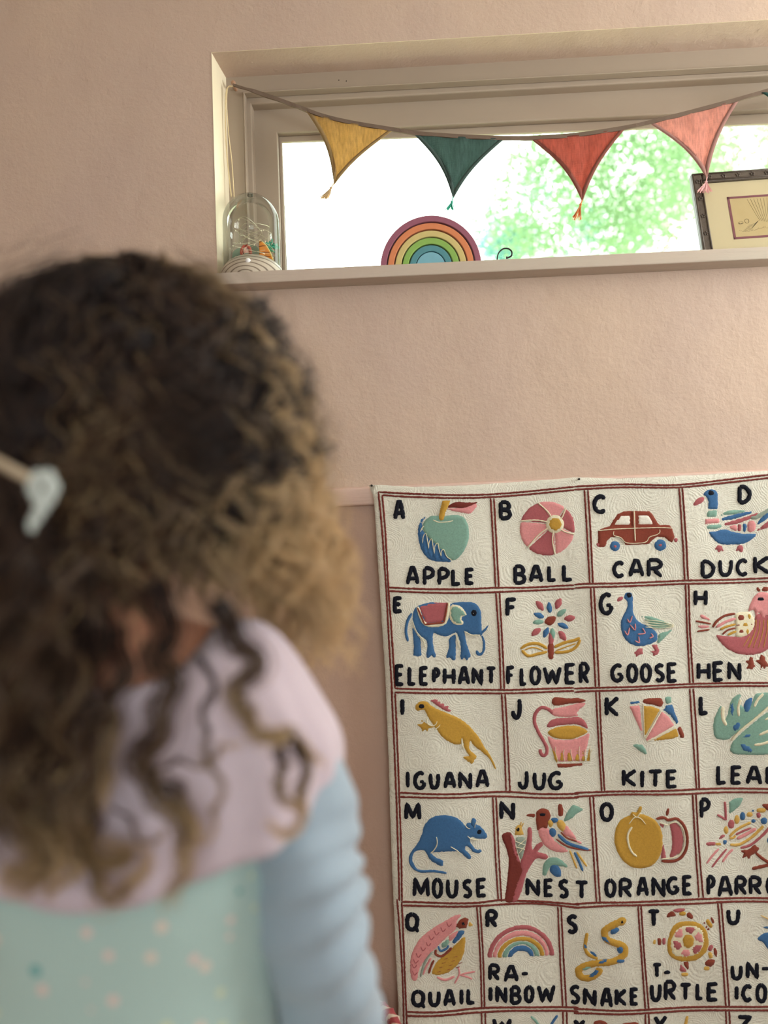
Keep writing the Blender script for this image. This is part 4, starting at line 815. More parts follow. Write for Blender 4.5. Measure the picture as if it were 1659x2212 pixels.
motif('leaf_motif', [('F', 4, 't', [(1255,165),(1215,230),(1190,310),(1188,390),(1210,450),(1260,470),(1320,462),(1370,420),(1400,395),(1659,170),(1720,120),(1700,60),(1600,60),(1540,75),(1515,130),(1470,190),(1400,140),(1430,70),(1380,85),(1335,130),(1310,230),(1280,300),(1262,240)], 0),
 ('F', 4, 't', [(1400,430),(1345,500),(1332,560),(1380,592),(1480,595),(1600,595),(1700,570),(1780,500),(1800,380),(1780,260),(1720,220),(1640,230),(1520,320)], 0),
 ('S', 4, 'c', [(1340,470),(1420,380),(1540,280),(1659,180),(1720,130)], 4.5, 2), ('S', 4, 'c', [(1268,180),(1265,270),(1295,340)], 9, 1), ('S', 4, 'c', [(1420,120),(1395,180),(1400,260)], 7, 1), ('S', 4, 'c', [(1610,70),(1560,120),(1530,180)], 7, 1),
 ('S', 4, 'c', [(1570,420),(1659,380),(1720,350)], 7, 1), ('S', 4, 'c', [(1530,505),(1600,495),(1680,465)], 7, 1), ('S', 4, 'c', [(1620,290),(1700,250)], 5, 1),
 ('F', 4, 'b', circ(1345, 205, 20, 68), 1), ('F', 4, 'b', [(1460,130),(1515,105),(1500,190),(1465,235),(1440,200)], 1), ('F', 4, 'b', [(1350,390),(1352,340),(1385,305),(1418,320),(1395,380)], 1), ('F', 4, 'b', [(1422,445),(1460,410),(1510,405),(1505,430),(1460,450)], 1), ('F', 4, 'b', [(1408,500),(1440,490),(1500,525),(1520,565),(1450,565)], 1), ('F', 4, 'b', [(1650,210),(1700,180),(1690,230)], 1)], 'teal split leaf motif with blue patches')
motif('mouse_motif', [('F', 3, 'b', [(320,1260),(345,1180),(400,1120),(480,1095),(560,1098),(640,1130),(690,1185),(730,1180),(790,1180),(840,1215),(878,1275),(860,1305),(800,1300),(740,1285),(735,1320),(775,1380),(825,1390),(828,1412),(800,1422),(760,1410),(700,1360),(690,1390),(735,1430),(738,1465),(700,1460),(640,1410),(570,1405),(450,1415),(405,1420),(440,1455),(500,1480),(505,1510),(495,1530),(450,1520),(390,1480),(360,1430),(330,1400),(260,1420),(240,1480),(270,1540),(310,1568),(430,1562),(535,1590),(420,1590),(300,1592),(240,1545),(215,1470),(240,1400),(290,1330)]),
 ('S', 3, 'b', [(265,1385),(228,1440),(222,1500),(250,1550),(310,1578),(430,1576),(530,1588)], 5.5, 0), ('F', 3, 'b', circ(722, 1190, 28, 30), 1), ('F', 3, 'b', [(738,1170),(750,1125),(778,1135),(782,1185),(760,1205)], 1), ('S', 3, 'c', [(445,1280),(450,1340),(425,1390),(395,1420)], 2.4, 2), ('S', 3, 'c', [(690,1180),(705,1200),(730,1210)], 1.6, 2), ('S', 3, 'c', [(565,1360),(610,1385),(640,1410)], 1.8, 2), ('S', 3, 'c', [(770,1205),(772,1180),(782,1160)], 1.6, 2), ('S', 3, 'c', [(708,1270),(740,1295),(800,1305)], 1.8, 2)]+eye(3, 808, 1240, 15, 13), 'blue mouse motif')
N_ = [('F', 3, 'd', [(1000,1290),(1030,1258),(1075,1255),(1110,1310),(1130,1400),(1165,1520),(1190,1580),(1150,1700),(1115,1835),(1030,1835),(1040,1700),(1060,1500),(1040,1400)], 0), ('F', 3, 'r', [(1160,1520),(1200,1400),(1222,1300),(1222,1235),(1240,1212),(1262,1240),(1262,1400),(1300,1360),(1340,1340),(1355,1365),(1310,1420),(1375,1438),(1398,1465),(1370,1488),(1300,1480),(1240,1560),(1200,1650),(1170,1760),(1130,1835),(1085,1835),(1120,1700),(1165,1600)], 1), ('F', 3, 'r', [(1070,1270),(1110,1310),(1130,1420),(1160,1510),(1130,1500),(1090,1400)], 1),
 ('F', 3, 'o', [(1115,1265),(1120,1215),(1150,1190),(1175,1200),(1185,1250),(1190,1280),(1120,1285)], 0), ('S', 3, 'o', [(1165,1200),(1170,1168)], 3), ('S', 3, 'o', [(1175,1210),(1188,1178)], 3), ('F', 3, 'k', circ(1142, 1232, 17, 22), 2), ('F', 3, 'w', circ(1145, 1236, 7, 10), 3), ('F', 3, 'g', [(1120,1310),(1200,1300),(1210,1350),(1180,1480),(1150,1460)]),
 ('S', 3, 'c', [(1120,1330),(1205,1365)], 1.4, 2), ('S', 3, 'c', [(1130,1380),(1200,1400)], 1.4, 2), ('S', 3, 'c', [(1210,1310),(1140,1370)], 1.4, 2), ('S', 3, 'c', [(1200,1370),(1150,1430)], 1.4, 2),
 ('F', 3, 'n', [(1295,1130),(1300,1080),(1345,1052),(1395,1062),(1420,1110),(1400,1170),(1385,1220),(1345,1215),(1310,1240),(1295,1180)], 1), ('F', 3, 'n', [(1202,1115),(1235,1100),(1285,1098),(1288,1128),(1250,1130)], 0), ('F', 3, 'n', [(1478,1010),(1515,1008),(1530,1060),(1525,1120),(1480,1118)], 0, False),
 ('F', 0, 't', X3([(1525,1160),(1560,1080),(1610,1020),(1659,1015)])+X4([(0,1020),(80,1060),(20,1100)])+X3([(1620,1120),(1570,1150)])),
 ('F', 3, 'p', [(1315,1225),(1390,1215),(1420,1260),(1460,1330),(1550,1390),(1560,1420),(1480,1425),(1390,1390),(1330,1310)], 0), ('F', 3, 'p', [(1545,1190),(1580,1220),(1640,1310),(1560,1290),(1520,1250)], 0),
 ('F', 3, 'o', [(1392,1160),(1430,1150),(1440,1190),(1410,1210)], 1), ('F', 3, 'b', circ(1452, 1150, 32, 22), 1), ('F', 3, 'o', [(1480,1150),(1530,1160),(1550,1210),(1520,1245),(1475,1200)], 1), ('F', 3, 'b', circ(1435, 1255, 32, 38), 1),
 ('S', 3, 'n', [(1505,1250),(1560,1300),(1640,1325)], 4, 1), ('S', 3, 'b', [(1480,1270),(1560,1340),(1680,1380),(1740,1400)], 7, 1), ('S', 3, 'n', [(1465,1310),(1560,1370),(1680,1395),(1760,1400)], 4, 1), ('S', 0, 'o', X3([(1580,1405),(1610,1480),(1640,1555)]), 4.5, 0), ('S', 0, 'b', X3([(1620,1420),(1659,1500)])+X4([(70,1580)]), 6, 0), ('S', 0, 'o', X4([(20,1420),(60,1480),(105,1540)]), 5, 0), ('S', 0, 'p', X4([(0,1320),(20,1330),(60,1345)]), 5, 0),
 ('F', 3, 't', [(1350,1620),(1355,1540),(1400,1475),(1470,1465),(1540,1510),(1560,1550),(1470,1540),(1410,1560),(1385,1620)], 0), ('F', 3, 'b', [(1420,1540),(1460,1520),(1500,1565),(1505,1625),(1460,1630),(1415,1590)], 1)]+eye(3, 1350, 1100, 20, 12)
motif('nest_motif', N_, 'bird, chick and branching tree motif')
motif('orange_motif', [('F', 4, 'm', [(360,1210),(400,1150),(460,1115),(540,1095),(620,1110),(690,1150),(735,1220),(750,1310),(740,1420),(700,1500),(640,1545),(560,1560),(480,1545),(410,1490),(360,1400),(342,1310)], 1), ('F', 4, 'm', [(478,1100),(495,1080),(530,1080),(555,1030),(575,1040),(560,1090),(530,1120),(500,1118)], 2),
 ('S', 4, 'c', [(490,1205),(455,1270),(460,1350),(490,1420),(530,1455)], 5, 3), ('S', 4, 'c', [(465,1180),(510,1125),(560,1130),(605,1180)], 2, 3), ('S', 4, 'c', [(495,1095),(530,1120),(560,1080)], 2, 4),
 ('S', 4, 'n', [(695,1135),(760,1125),(800,1145),(870,1135),(930,1190),(960,1280),(955,1380),(910,1460),(840,1495),(740,1495)], 6.5, 1), ('F', 4, 'r', [(810,1175),(870,1170),(915,1230),(930,1320),(910,1410),(860,1450),(810,1465),(828,1370),(825,1270)], 0), ('F', 4, 'r', [(722,1170),(765,1175),(750,1225),(735,1200)], 0), ('F', 4, 'r', [(755,1350),(775,1420),(780,1470),(735,1465)], 0), ('S', 4, 'n', [(800,1045),(785,1105)], 7, 0), ('S', 4, 'c', [(720,1165),(790,1185),(805,1175),(870,1162),(925,1230),(935,1330),(905,1420),(850,1460),(740,1475)], 2, 2)], 'mustard orange motif with pink half behind')
PR = [('S', 4, 'r', [(1295,1000),(1300,1080),(1305,1160)], 6), ('S', 4, 'r', [(1228,1112),(1270,1135),(1300,1155)], 5.5), ('F', 4, 't', [(1330,1000),(1380,970),(1455,962),(1430,1030),(1380,1080),(1330,1110)], 0, False),
 ('F', 4, 'r', [(1118,1345),(1200,1340),(1205,1370),(1140,1370)], 0), ('F', 4, 'o', [(1215,1348),(1265,1350),(1262,1375),(1212,1372)], 0), ('F', 4, 'b', [(1275,1325),(1315,1330),(1315,1370),(1280,1368)], 0, False), ('F', 4, 'r', [(1235,1320),(1275,1280),(1300,1295),(1265,1320)], 0), ('F', 4, 'o', circ(1305, 1245, 24, 38)), ('F', 4, 'r', circ(1350, 1195, 32, 42)), ('F', 4, 'o', circ(1400, 1155, 26, 44)), ('F', 4, 'b', circ(1448, 1125, 26, 40)), ('F', 4, 'o', circ(1505, 1110, 30, 26)), ('F', 4, 'b', circ(1530, 1075, 22, 12)), ('F', 4, 'o', circ(1600, 1070, 45, 24)), ('F', 4, 'n', [(1605,1025),(1659,1008),(1740,1020),(1760,1090),(1680,1090)], 0), ('F', 4, 'r', circ(1580, 1115, 22, 28)),
 ('F', 4, 'b', circ(1538, 1165, 18, 16), 1), ('F', 4, 'b', circ(1625, 1160, 28, 30), 1), ('S', 4, 'o', [(1335,1300),(1400,1240),(1480,1195),(1515,1180)], 6), ('S', 4, 'r', [(1390,1285),(1450,1255),(1520,1225)], 5), ('S', 4, 'p', [(1400,1320),(1480,1280),(1560,1230)], 8), ('S', 4, 'o', [(1340,1370),(1420,1370),(1520,1310),(1600,1230),(1620,1205)], 6.5), ('S', 4, 'r', [(1430,1400),(1520,1370),(1620,1280),(1680,1200)], 6), ('S', 4, 'o', [(1335,1315),(1370,1310),(1385,1290)], 5, 1),
 ('S', 4, 'p', [(1240,1400),(1180,1460),(1130,1520)], 5), ('S', 4, 'r', [(1310,1405),(1240,1480),(1175,1555)], 4.5), ('S', 4, 'p', [(1365,1410),(1320,1450),(1270,1515)], 5), ('F', 4, 'n', [(1412,1420),(1500,1410),(1550,1365),(1598,1400),(1570,1440),(1520,1470),(1500,1510),(1485,1475),(1440,1495),(1455,1445)], 0, False), ('S', 4, 'n', [(1560,1440),(1620,1490),(1700,1540)], 7), ('S', 4, 'n', [(1530,1578),(1600,1560),(1659,1545),(1720,1540)], 8), ('F', 4, 'b', [(1650,1320),(1700,1250),(1740,1300),(1690,1400)], 0)]
motif('parrot_motif', PR, 'multicoloured parrot motif on a red-brown branch')
Q_ = [('F', 5, 'p', [(660,285),(600,290),(520,340),(420,400),(330,470),(260,560),(225,660),(220,780),(240,850),(280,845),(300,760),(350,680),(440,580),(540,480),(610,410),(620,340)], 0)]
for k, (x, y) in enumerate(((260,790),(255,730),(268,690),(290,640),(330,585),(375,545),(400,490),(445,450),(500,420),(550,375))): Q_.append(('S', 5, 'r', [(x-18,y-26),(x,y+10),(x+26,y-16)], 2.6, 1))
Q_ += [('F', 5, 'n', [(610,385),(640,330),(690,305),(718,320),(700,400),(640,405)], 1, False), ('F', 5, 'o', [(722,335),(765,375),(708,400)], 0, False), ('F', 5, 'b', [(640,420),(690,425),(665,470),(600,540),(578,525),(610,470)], 0), ('F', 5, 'p', [(550,470),(630,420),(605,480),(560,520)], 0), ('F', 5, 'm', [(688,475),(690,560),(670,650),(620,730),(540,790),(450,812),(405,790),(430,720),(480,660),(560,590),(640,510)], 0),
 ('S', 5, 'n', [(440,590),(440,630),(490,645),(550,600),(575,570)], 5.5, 1), ('S', 5, 'b', [(460,560),(480,600),(530,580),(550,550)], 4.5, 1), ('F', 5, 't', [(490,540),(545,500),(545,545),(500,575)], 1), ('S', 5, 'n', [(425,680),(400,730),(380,790)], 5, 1), ('S', 5, 'g', [(410,605),(350,690),(310,820)], 5, 1), ('S', 5, 'p', [(400,660),(360,730),(330,800)], 5, 1),
 ('S', 5, 'p', [(630,740),(640,800),(600,880)], 4), ('S', 5, 'p', [(640,810),(700,790),(775,775)], 4), ('S', 5, 'p', [(640,805),(700,820),(750,840)], 4), ('S', 5, 'p', [(450,825),(520,850),(600,820)], 5)]
for k in range(10): Q_.append(('S', 5, 'n', [(450+k*20, 780-(k*37) % 130), (485+k*20, 770-(k*37) % 130)], 1.2, 1))
motif('quail_motif', Q_+eye(5, 672, 358, 12, 14), 'pink and mustard quail motif')
motif('rainbow_motif', [('F', 5, c_, [(1165+rx*math.cos(PI-PI*k/16), 655-ry*math.sin(PI-PI*k/16)) for k in range(17)]+[(1165+rx2*math.cos(PI*k/16), 655-ry2*math.sin(PI*k/16)) for k in range(17)], 0, False) for c_, rx, ry, rx2, ry2 in (('r',290,275,246,232),('p',244,230,208,178),('m',206,176,164,138),('t',162,136,116,105),('b',114,103,72,52))], 'five-banded rainbow motif')
sn = [(108,450),(95,520),(90,580),(125,640),(195,665)]
motif('snake_motif', [('S', 6, 'm', [(108,445),(95,520),(92,585),(125,635),(195,662)], 8, 0), ('S', 6, 'm', [(400,340),(330,370),(255,420),(270,490),(330,520),(410,550),(425,610),(370,660),(290,690),(200,700),(110,725),(40,770),(60,830),(130,835),(195,790),(215,740)], 15, 1), ('F', 6, 'm', [(350,350),(380,310),(425,310),(438,345),(400,380)], 1),
 ('F', 6, 'b', [(305,445),(310,400),(345,390),(378,405),(350,440)], 2), ('F', 6, 'b', [(225,465),(255,460),(290,500),(295,530),(250,510)], 2), ('F', 6, 'b', circ(385, 575, 28, 35), 2), ('F', 6, 'b', circ(380, 670, 42, 22, a0=.4), 2), ('F', 6, 'b', [(190,690),(230,668),(278,662),(260,690),(205,705)], 2), ('F', 6, 't', [(60,770),(70,740),(120,722),(145,735),(100,765)], 2), ('F', 6, 'b', [(110,825),(150,790),(190,750),(210,765),(180,810),(130,832)], 2), ('F', 6, 'b', circ(92, 560, 14, 30), 2), ('F', 6, 'b', [(130,600),(165,610),(190,640),(160,635)], 2)]+eye(6, 398, 340, 12, 12), 'mustard snake motif with blue patches')
T2_ = [('F', 6, 'm', [(830,400),(880,355),(960,340),(1050,352),(1110,400),(1138,470),(1140,560),(1100,630),(1030,680),(930,690),(850,670),(800,620),(788,540),(805,460)], 0), ('F', 6, 'c', [(860,410),(920,375),(1000,370),(1070,395),(1100,460),(1100,540),(1060,610),(990,645),(900,655),(840,635),(812,560),(820,480)], 1)]
cT = (962, 510)
for k in range(6):
    a0 = -PI/2-.35+k*PI/3+.06; a1 = a0+PI/3-.12
    T2_.append(('F', 6, 'r' if k % 2 == 0 else 'p', [(cT[0]+62*math.cos(a0+.05), cT[1]+70*math.sin(a0+.05)), (cT[0]+134*math.cos(a0), cT[1]+132*math.sin(a0)), (cT[0]+138*math.cos((a0+a1)/2), cT[1]+136*math.sin((a0+a1)/2)), (cT[0]+134*math.cos(a1), cT[1]+132*math.sin(a1)), (cT[0]+62*math.cos(a1-.05), cT[1]+70*math.sin(a1-.05))], 2, False))
T2_ += [('F', 6, 'm', circ(965, 508, 52, 62), 3), ('F', 6, 'n', [(785,312),(795,275),(835,258),(865,300)], 0), ('F', 6, 'r', [(835,258),(880,232),(945,235),(930,258),(880,272)], 0), ('F', 6, 'm', circ(918, 278, 34, 22)), ('F', 6, 'n', [(950,300),(965,265),(995,275),(1015,325),(975,320)], 0),
 ('F', 6, 'n', [(1095,355),(1110,350),(1150,410),(1130,420)], 0), ('F', 6, 'm', [(1115,345),(1140,322),(1180,385),(1155,405)], 0), ('F', 6, 'n', [(1155,312),(1175,310),(1195,350),(1175,365)], 0), ('F', 6, 'o', circ(680, 520, 17, 26)), ('F', 6, 'n', [(705,490),(735,490),(740,548),(712,548)], 0), ('F', 6, 'r', [(748,492),(776,490),(775,540),(748,542)], 0),
 ('F', 6, 'r', [(1130,580),(1160,540),(1185,558),(1160,600)], 0), ('F', 6, 'n', [(1185,560),(1215,590),(1212,650),(1185,620)], 0), ('F', 6, 'o', [(1135,610),(1165,605),(1180,655),(1145,660)], 0), ('F', 6, 'n', [(1110,690),(1150,665),(1200,675),(1170,730),(1120,725)], 0), ('F', 6, 'o', circ(1125, 745, 30, 22)),
 ('F', 6, 'n', [(930,692),(972,692),(970,760),(935,725)], 0), ('F', 6, 'r', [(905,705),(925,730),(960,770),(930,780),(895,765)], 0), ('F', 6, 'o', circ(940, 800, 34, 20))]
motif('turtle_motif', T2_, 'turtle motif with rose and pink shell')
motif('unicorn_motif', [('F', 6, 'b', [(1565,510),(1600,475),(1659,450),(1760,440),(1820,520),(1780,600),(1700,640),(1620,545),(1590,530)]), ('F', 6, 'b', [(1610,410),(1680,400),(1740,420),(1680,430)]), ('S', 6, 'o', [(1600,310),(1680,350),(1740,400)], 2)], 'blue unicorn motif')
motif('whale_motif', [('S', 5, 't', [(1250,1165),(1300,1215),(1340,1290)], 6), ('S', 5, 'b', [(1480,1165),(1440,1220),(1400,1290)], 6), ('F', 5, 'b', [(1150,1320),(1300,1280),(1440,1300),(1480,1420),(1380,1520),(1200,1500)])], 'blue whale motif')
motif('xylophone_motif', [('S', 6, 'n', [(170,1235),(220,1215),(280,1235)], 9), ('S', 6, 'n', [(400,1235),(460,1220),(540,1215)], 9), ('F', 6, 'r', [(180,1300),(480,1290),(470,1420),(200,1430)])], 'red-brown and rose motif in the lowest row')
motif('yoyo_motif', [('S', 6, 'o', [(965,1160),(955,1210),(940,1260)], 7), ('F', 6, 'n', circ(960, 1360, 90, 90)), ('F', 6, 'p', circ(960, 1360, 45, 45), 1)], 'round red-brown motif in the lowest row')
motif('zebra_motif', [('F', 6, 'k', [(1500,1330),(1600,1290),(1700,1340),(1690,1480),(1520,1490)]), ('S', 6, 'w', [(1560,1310),(1560,1480)], 5, 1), ('S', 6, 'w', [(1630,1310),(1630,1480)], 5, 1)], 'black and white motif in the lowest row')
# tacks along the top edge
for k, (u, v) in enumerate(((803, 1048), (1250, 1034), (1740, 1013))):
    q = P(u, v, -.040); MB().lathe([(.0002, -.004), (.0022, -.004), (.0020, -.002), (.0012, 0), (.0010, .022)], (q.x, -.040, q.z-.001), 12, axis='Y').build('upholstery_tack', M_DARK, None, True, origin=(q.x, -.04, q.z), label=('black tack in the top left corner of the rug', 'black tack midway along the top edge of the rug', 'black tack in the top right corner of the rug')[k], category='tack', group='tacks holding the rug')

# ------------------------------------------------------------------ the child, seen from behind
def remesh(parts, name, mats, parent, voxel, smooth_it=4, **k):
    """fuse overlapping shapes into one continuous surface"""
    b = MB()
    for q in parts: b.v, b.f, b.m = b.v+q.v if False else b.v, b.f, b.m
    me = bpy.data.meshes.new('tmp'); vs = []; fs = []
    for q in parts:
        o_ = len(vs); vs += q.v; fs += [tuple(i+o_ for i in f) for f in q.f]
    off = Vector(parent.location)
    me.from_pydata([tuple(Vector(v)-off) for v in vs], [], fs); bm = bmesh.new(); bm.from_mesh(me); bmesh.ops.recalc_face_normals(bm, faces=bm.faces); bm.to_mesh(me); bm.free()
    o = bpy.data.objects.new('tmp', me); COL.objects.link(o)
    m = o.modifiers.new('r', 'REMESH'); m.mode = 'VOXEL'; m.voxel_size = voxel
    m2 = o.modifiers.new('s', 'SMOOTH'); m2.iterations = smooth_it; m2.factor = .5
    dg = bpy.context.evaluated_depsgraph_get(); new = bpy.data.meshes.new_from_object(o.evaluated_get(dg)); new.name = name
    bpy.data.objects.remove(o)
    new.materials.clear()
    return link(name, new, mats, parent, True, **k)
def chain(pts, rad, n=14, k=3):
    """tapering limb with rounded ends"""
    q = MB(); c = catmull(pts, k); rs = []
    for i in range(len(c)):
        t_ = i/(len(c)-1)*(len(rad)-1); j = min(int(t_), len(rad)-2); rs.append(rad[j]+(rad[j+1]-rad[j])*(t_-j))
    q.tube(c, rs, n); a = MB(); a.ball(c[0], rs[0], n); e = MB(); e.ball(c[-1], rs[-1], n)
    return [q, a, e]
BX = P(262, 1500, -.93).x; BYc = -.935
SHZ = P(600, 1395, -.93).z                              # top of the shoulder
NB = P(335, 1330, -.95)
HC = P(285, 905, -.915)                                 # centre of the skull
girl = thing('person', 'child with long curly brown hair, lilac cape and mint dress, seen from behind', 'person', (BX, BYc, 0))
SKN = mat('skin', (206, 146, 118), .55, spec=.3)
pr = []
def ball(c, r): q = MB(); q.ball(c, r, 24); pr.append(q)
V3 = Vector
nz = SHZ
ball((BX, BYc, nz-.05), (.095, .055, .05)); ball((BX, BYc-.005, nz-.11), (.105, .068, .09)); ball((BX, BYc, nz-.22), (.095, .065, .10)); ball((BX, BYc, nz-.33), (.10, .072, .09)); ball((BX, BYc-.01, nz-.40), (.112, .085, .07))
pr += chain([(BX, BYc-.01, nz-.05), (BX*.6+HC.x*.4, BYc-.005, nz+.01), (HC.x, HC.y-.005, HC.z-.07)], [.05, .036, .036])
for s in (-1, 1): pr += chain([(BX, BYc, nz-.005), (BX+s*.075, BYc, nz-.018), (BX+s*.100, BYc, nz-.048)], [.038, .032, .028])
# head
ball(HC, (.070, .082, .090)); ball(HC+V3((0, .020, -.045)), (.055, .058, .062)); ball(HC+V3((0, .052, -.085)), (.022, .022, .018))
ball(HC+V3((0, .088, -.030)), (.010, .014, .011)); pr += chain([HC+V3((0, .076, .005)), HC+V3((0, .090, -.026))], [.006, .009], 10)
ball(HC+V3((0, .078, -.058)), (.019, .010, .005)); ball(HC+V3((0, .077, -.066)), (.016, .010, .006))
for s in (-1, 1):
    ball(HC+V3((s*.034, .055, -.035)), (.024, .024, .022)); ball(HC+V3((s*.073, -.002, -.018)), (.006, .013, .020)); ball(HC+V3((s*.028, .068, .012)), (.018, .010, .006))
# arms and hands (right arm hangs out towards the wall side, left arm out of the picture)
SH = P(590, 1520, -.935); EL = P(672, 1960, -.945); WR = P(790, 2500, -.87)
SHL = V3((BX-.112, BYc, nz-.050)); ELL = V3((BX-.165, BYc-.005, nz-.235)); WRL = V3((BX-.175, BYc+.08, nz-.41))
for (s_, e_, w_, sg) in ((SH, EL, WR, 1), (SHL, ELL, WRL, -1)):
    pr += chain([s_, s_.lerp(e_, .5)+V3((sg*.004, 0, 0)), e_], [.026, .026, .023]); pr += chain([e_, e_.lerp(w_, .4), w_], [.023, .022, .017])
    d = (w_-e_).normalized(); sd = V3((sg*.25, 1, 0)); sd = (sd-d*sd.dot(d)).normalized(); up = d.cross(sd)
    palm = w_+d*.035; pr += chain([w_, palm, w_+d*.052], [.017, .021, .019]); 
    for k in range(4):
        o_ = (k-1.5)*.0115; L_ = [.043, .050, .047, .038][k]; r0 = w_+d*.055+sd*o_
        pr += chain([r0, r0+d*L_*.5-up*sg*.003, r0+d*L_*.85-up*sg*.012], [.0066, .0060, .0052], 10)
    r0 = w_+d*.020+sd*.016; pr += chain([r0, r0+sd*.016+d*.014, r0+sd*.018+d*.034], [.008, .0072, .0060], 10)
# legs and feet
HIP = nz-.44
for s in (-1, 1):
    pr += chain([(BX+s*.055, BYc-.01, HIP), (BX+s*.058, BYc, HIP-.17), (BX+s*.058, BYc+.004, HIP*.44)], [.062, .052, .037], 18)
    pr += chain([(BX+s*.058, BYc+.004, HIP*.44), (BX+s*.058, BYc-.010, HIP*.30), (BX+s*.058, BYc-.004, .055)], [.037, .036, .024], 18)
    pr += chain([(BX+s*.058, BYc-.018, .030), (BX+s*.062, BYc+.05, .032), (BX+s*.066, BYc+.115, .020)], [.025, .026, .017], 14)
body = remesh(pr, 'body', SKN, girl, .0042, 5)
# eyes
for s in (-1, 1):
    e = MB().ball(HC+V3((s*.027, .0735, -.002)), (.0105, .008, .0065), 18).build('eye', mat('eye_white', (235, 232, 228), .2), body, True) if False else None
gb = MB(); 
for s in (-1, 1):
    MB().ball(HC+V3((s*.027, .0745, -.002)), (.0100, .0075, .0062), 18).build('eye', mat('eye_white', (236, 232, 228), .2), girl, True)
    MB().ball(HC+V3((s*.027, .0805, -.002)), (.0042, .0022, .0045), 14).build('iris', mat('brown_iris', (74, 48, 32), .2), girl, True)
    MB().ball((BX+s*.062, BYc+.045, .030), (.034, .085, .028), 24).build('slipper', mat('pale_slipper', (196, 206, 214), .8), girl, True)
# dress
M_DRESS = mat('mint_dress', (168, 194, 192), .85, sheen=.2, bump=[('noise', 12, .4, .01), ('noise', 700, .3, .0005)])
nt = M_DRESS.node_tree; bb = nt.nodes['Principled BSDF']; tc = nt.nodes['Texture Coordinate']
vo = nt.nodes.new('ShaderNodeTexVoronoi'); vo.inputs['Scale'].default_value = 62; vo.inputs['Randomness'].default_value = 1
ls = nt.nodes.new('ShaderNodeMath'); ls.operation = 'LESS_THAN'; ls.inputs[1].default_value = .24
sp = nt.nodes.new('ShaderNodeSeparateColor'); gt = nt.nodes.new('ShaderNodeMath'); gt.operation = 'GREATER_THAN'; gt.inputs[1].default_value = .35
ml = nt.nodes.new('ShaderNodeMath'); ml.operation = 'MULTIPLY'
rp = nt.nodes.new('ShaderNodeValToRGB'); rp.color_ramp.interpolation = 'CONSTANT'
for i, (p_, c_) in enumerate(((0, (214, 200, 190)), (.35, (198, 208, 178)), (.6, (216, 194, 190)), (.93, (96, 158, 162)))):
    e = rp.color_ramp.elements[i] if i < 2 else rp.color_ramp.elements.new(p_); e.position = p_; e.color = (*lin(c_), 1)
mx = nt.nodes.new('ShaderNodeMix'); mx.data_type = 'RGBA'; mx.inputs['A'].default_value = (*lin((168, 194, 192)), 1)
L_ = nt.links.new; L_(tc.outputs['Object'], vo.inputs['Vector']); L_(vo.outputs['Distance'], ls.inputs[0]); L_(vo.outputs['Color'], sp.inputs[0]); L_(sp.outputs[0], gt.inputs[0]); L_(ls.outputs[0], ml.inputs[0]); L_(gt.outputs[0], ml.inputs[1]); L_(sp.outputs[1], rp.inputs[0]); L_(rp.outputs[0], mx.inputs['B']); L_(ml.outputs[0], mx.inputs['Factor']); L_(mx.outputs['Result'], bb.inputs['Base Color'])
def rings(rs, n, fold=None):
    b = MB(); vs = []
    for i, (cx_, cy_, z, rx, ry) in enumerate(rs):
        for k in range(n):
            a = 2*PI*k/n; f_ = 1+(fold(i, a, z) if fold else 0); ca, sa = math.cos(a), math.sin(a)
            e_ = 2/2.3; vs.append((cx_+rx*f_*math.copysign(abs(ca)**e_, ca), cy_+ry*f_*math.copysign(abs(sa)**e_, sa), z))
    b.add(vs, [(i*n+k, i*n+(k+1) % n, (i+1)*n+(k+1) % n, (i+1)*n+k) for i in range(len(rs)-1) for k in range(n)]); return b
kz = [(-.06, .106, .066), (-.10, .116, .080), (-.16, .116, .084), (-.22, .110, .080), (-.27, .109, .080), (-.29, .114, .086), (-.34, .135, .110), (-.42, .160, .140), (-.52, .185, .168), (-.62, .205, .190), (-.70, .218, .204)]
rs = []
for i in range(len(kz)-1):
    for j in range(4):
        t_ = j/4; rs.append((BX, BYc, nz+kz[i][0]*(1-t_)+kz[i+1][0]*t_, kz[i][1]*(1-t_)+kz[i+1][1]*t_, kz[i][2]*(1-t_)+kz[i+1][2]*t_))
rs.append((BX, BYc, nz+kz[-1][0], kz[-1][1], kz[-1][2]))
def dfold(i, a, z):
    s = max(0, min(1, (nz-.27-z)/.25)); return .05*s*math.sin(a*13+math.sin(a*3)*1.5)+.008*math.sin(a*5+z*30)
dr = rings(rs, 160, dfold).build('dress', M_DRESS, girl, True); dr.modifiers.new('s', 'SOLIDIFY').thickness = .0018
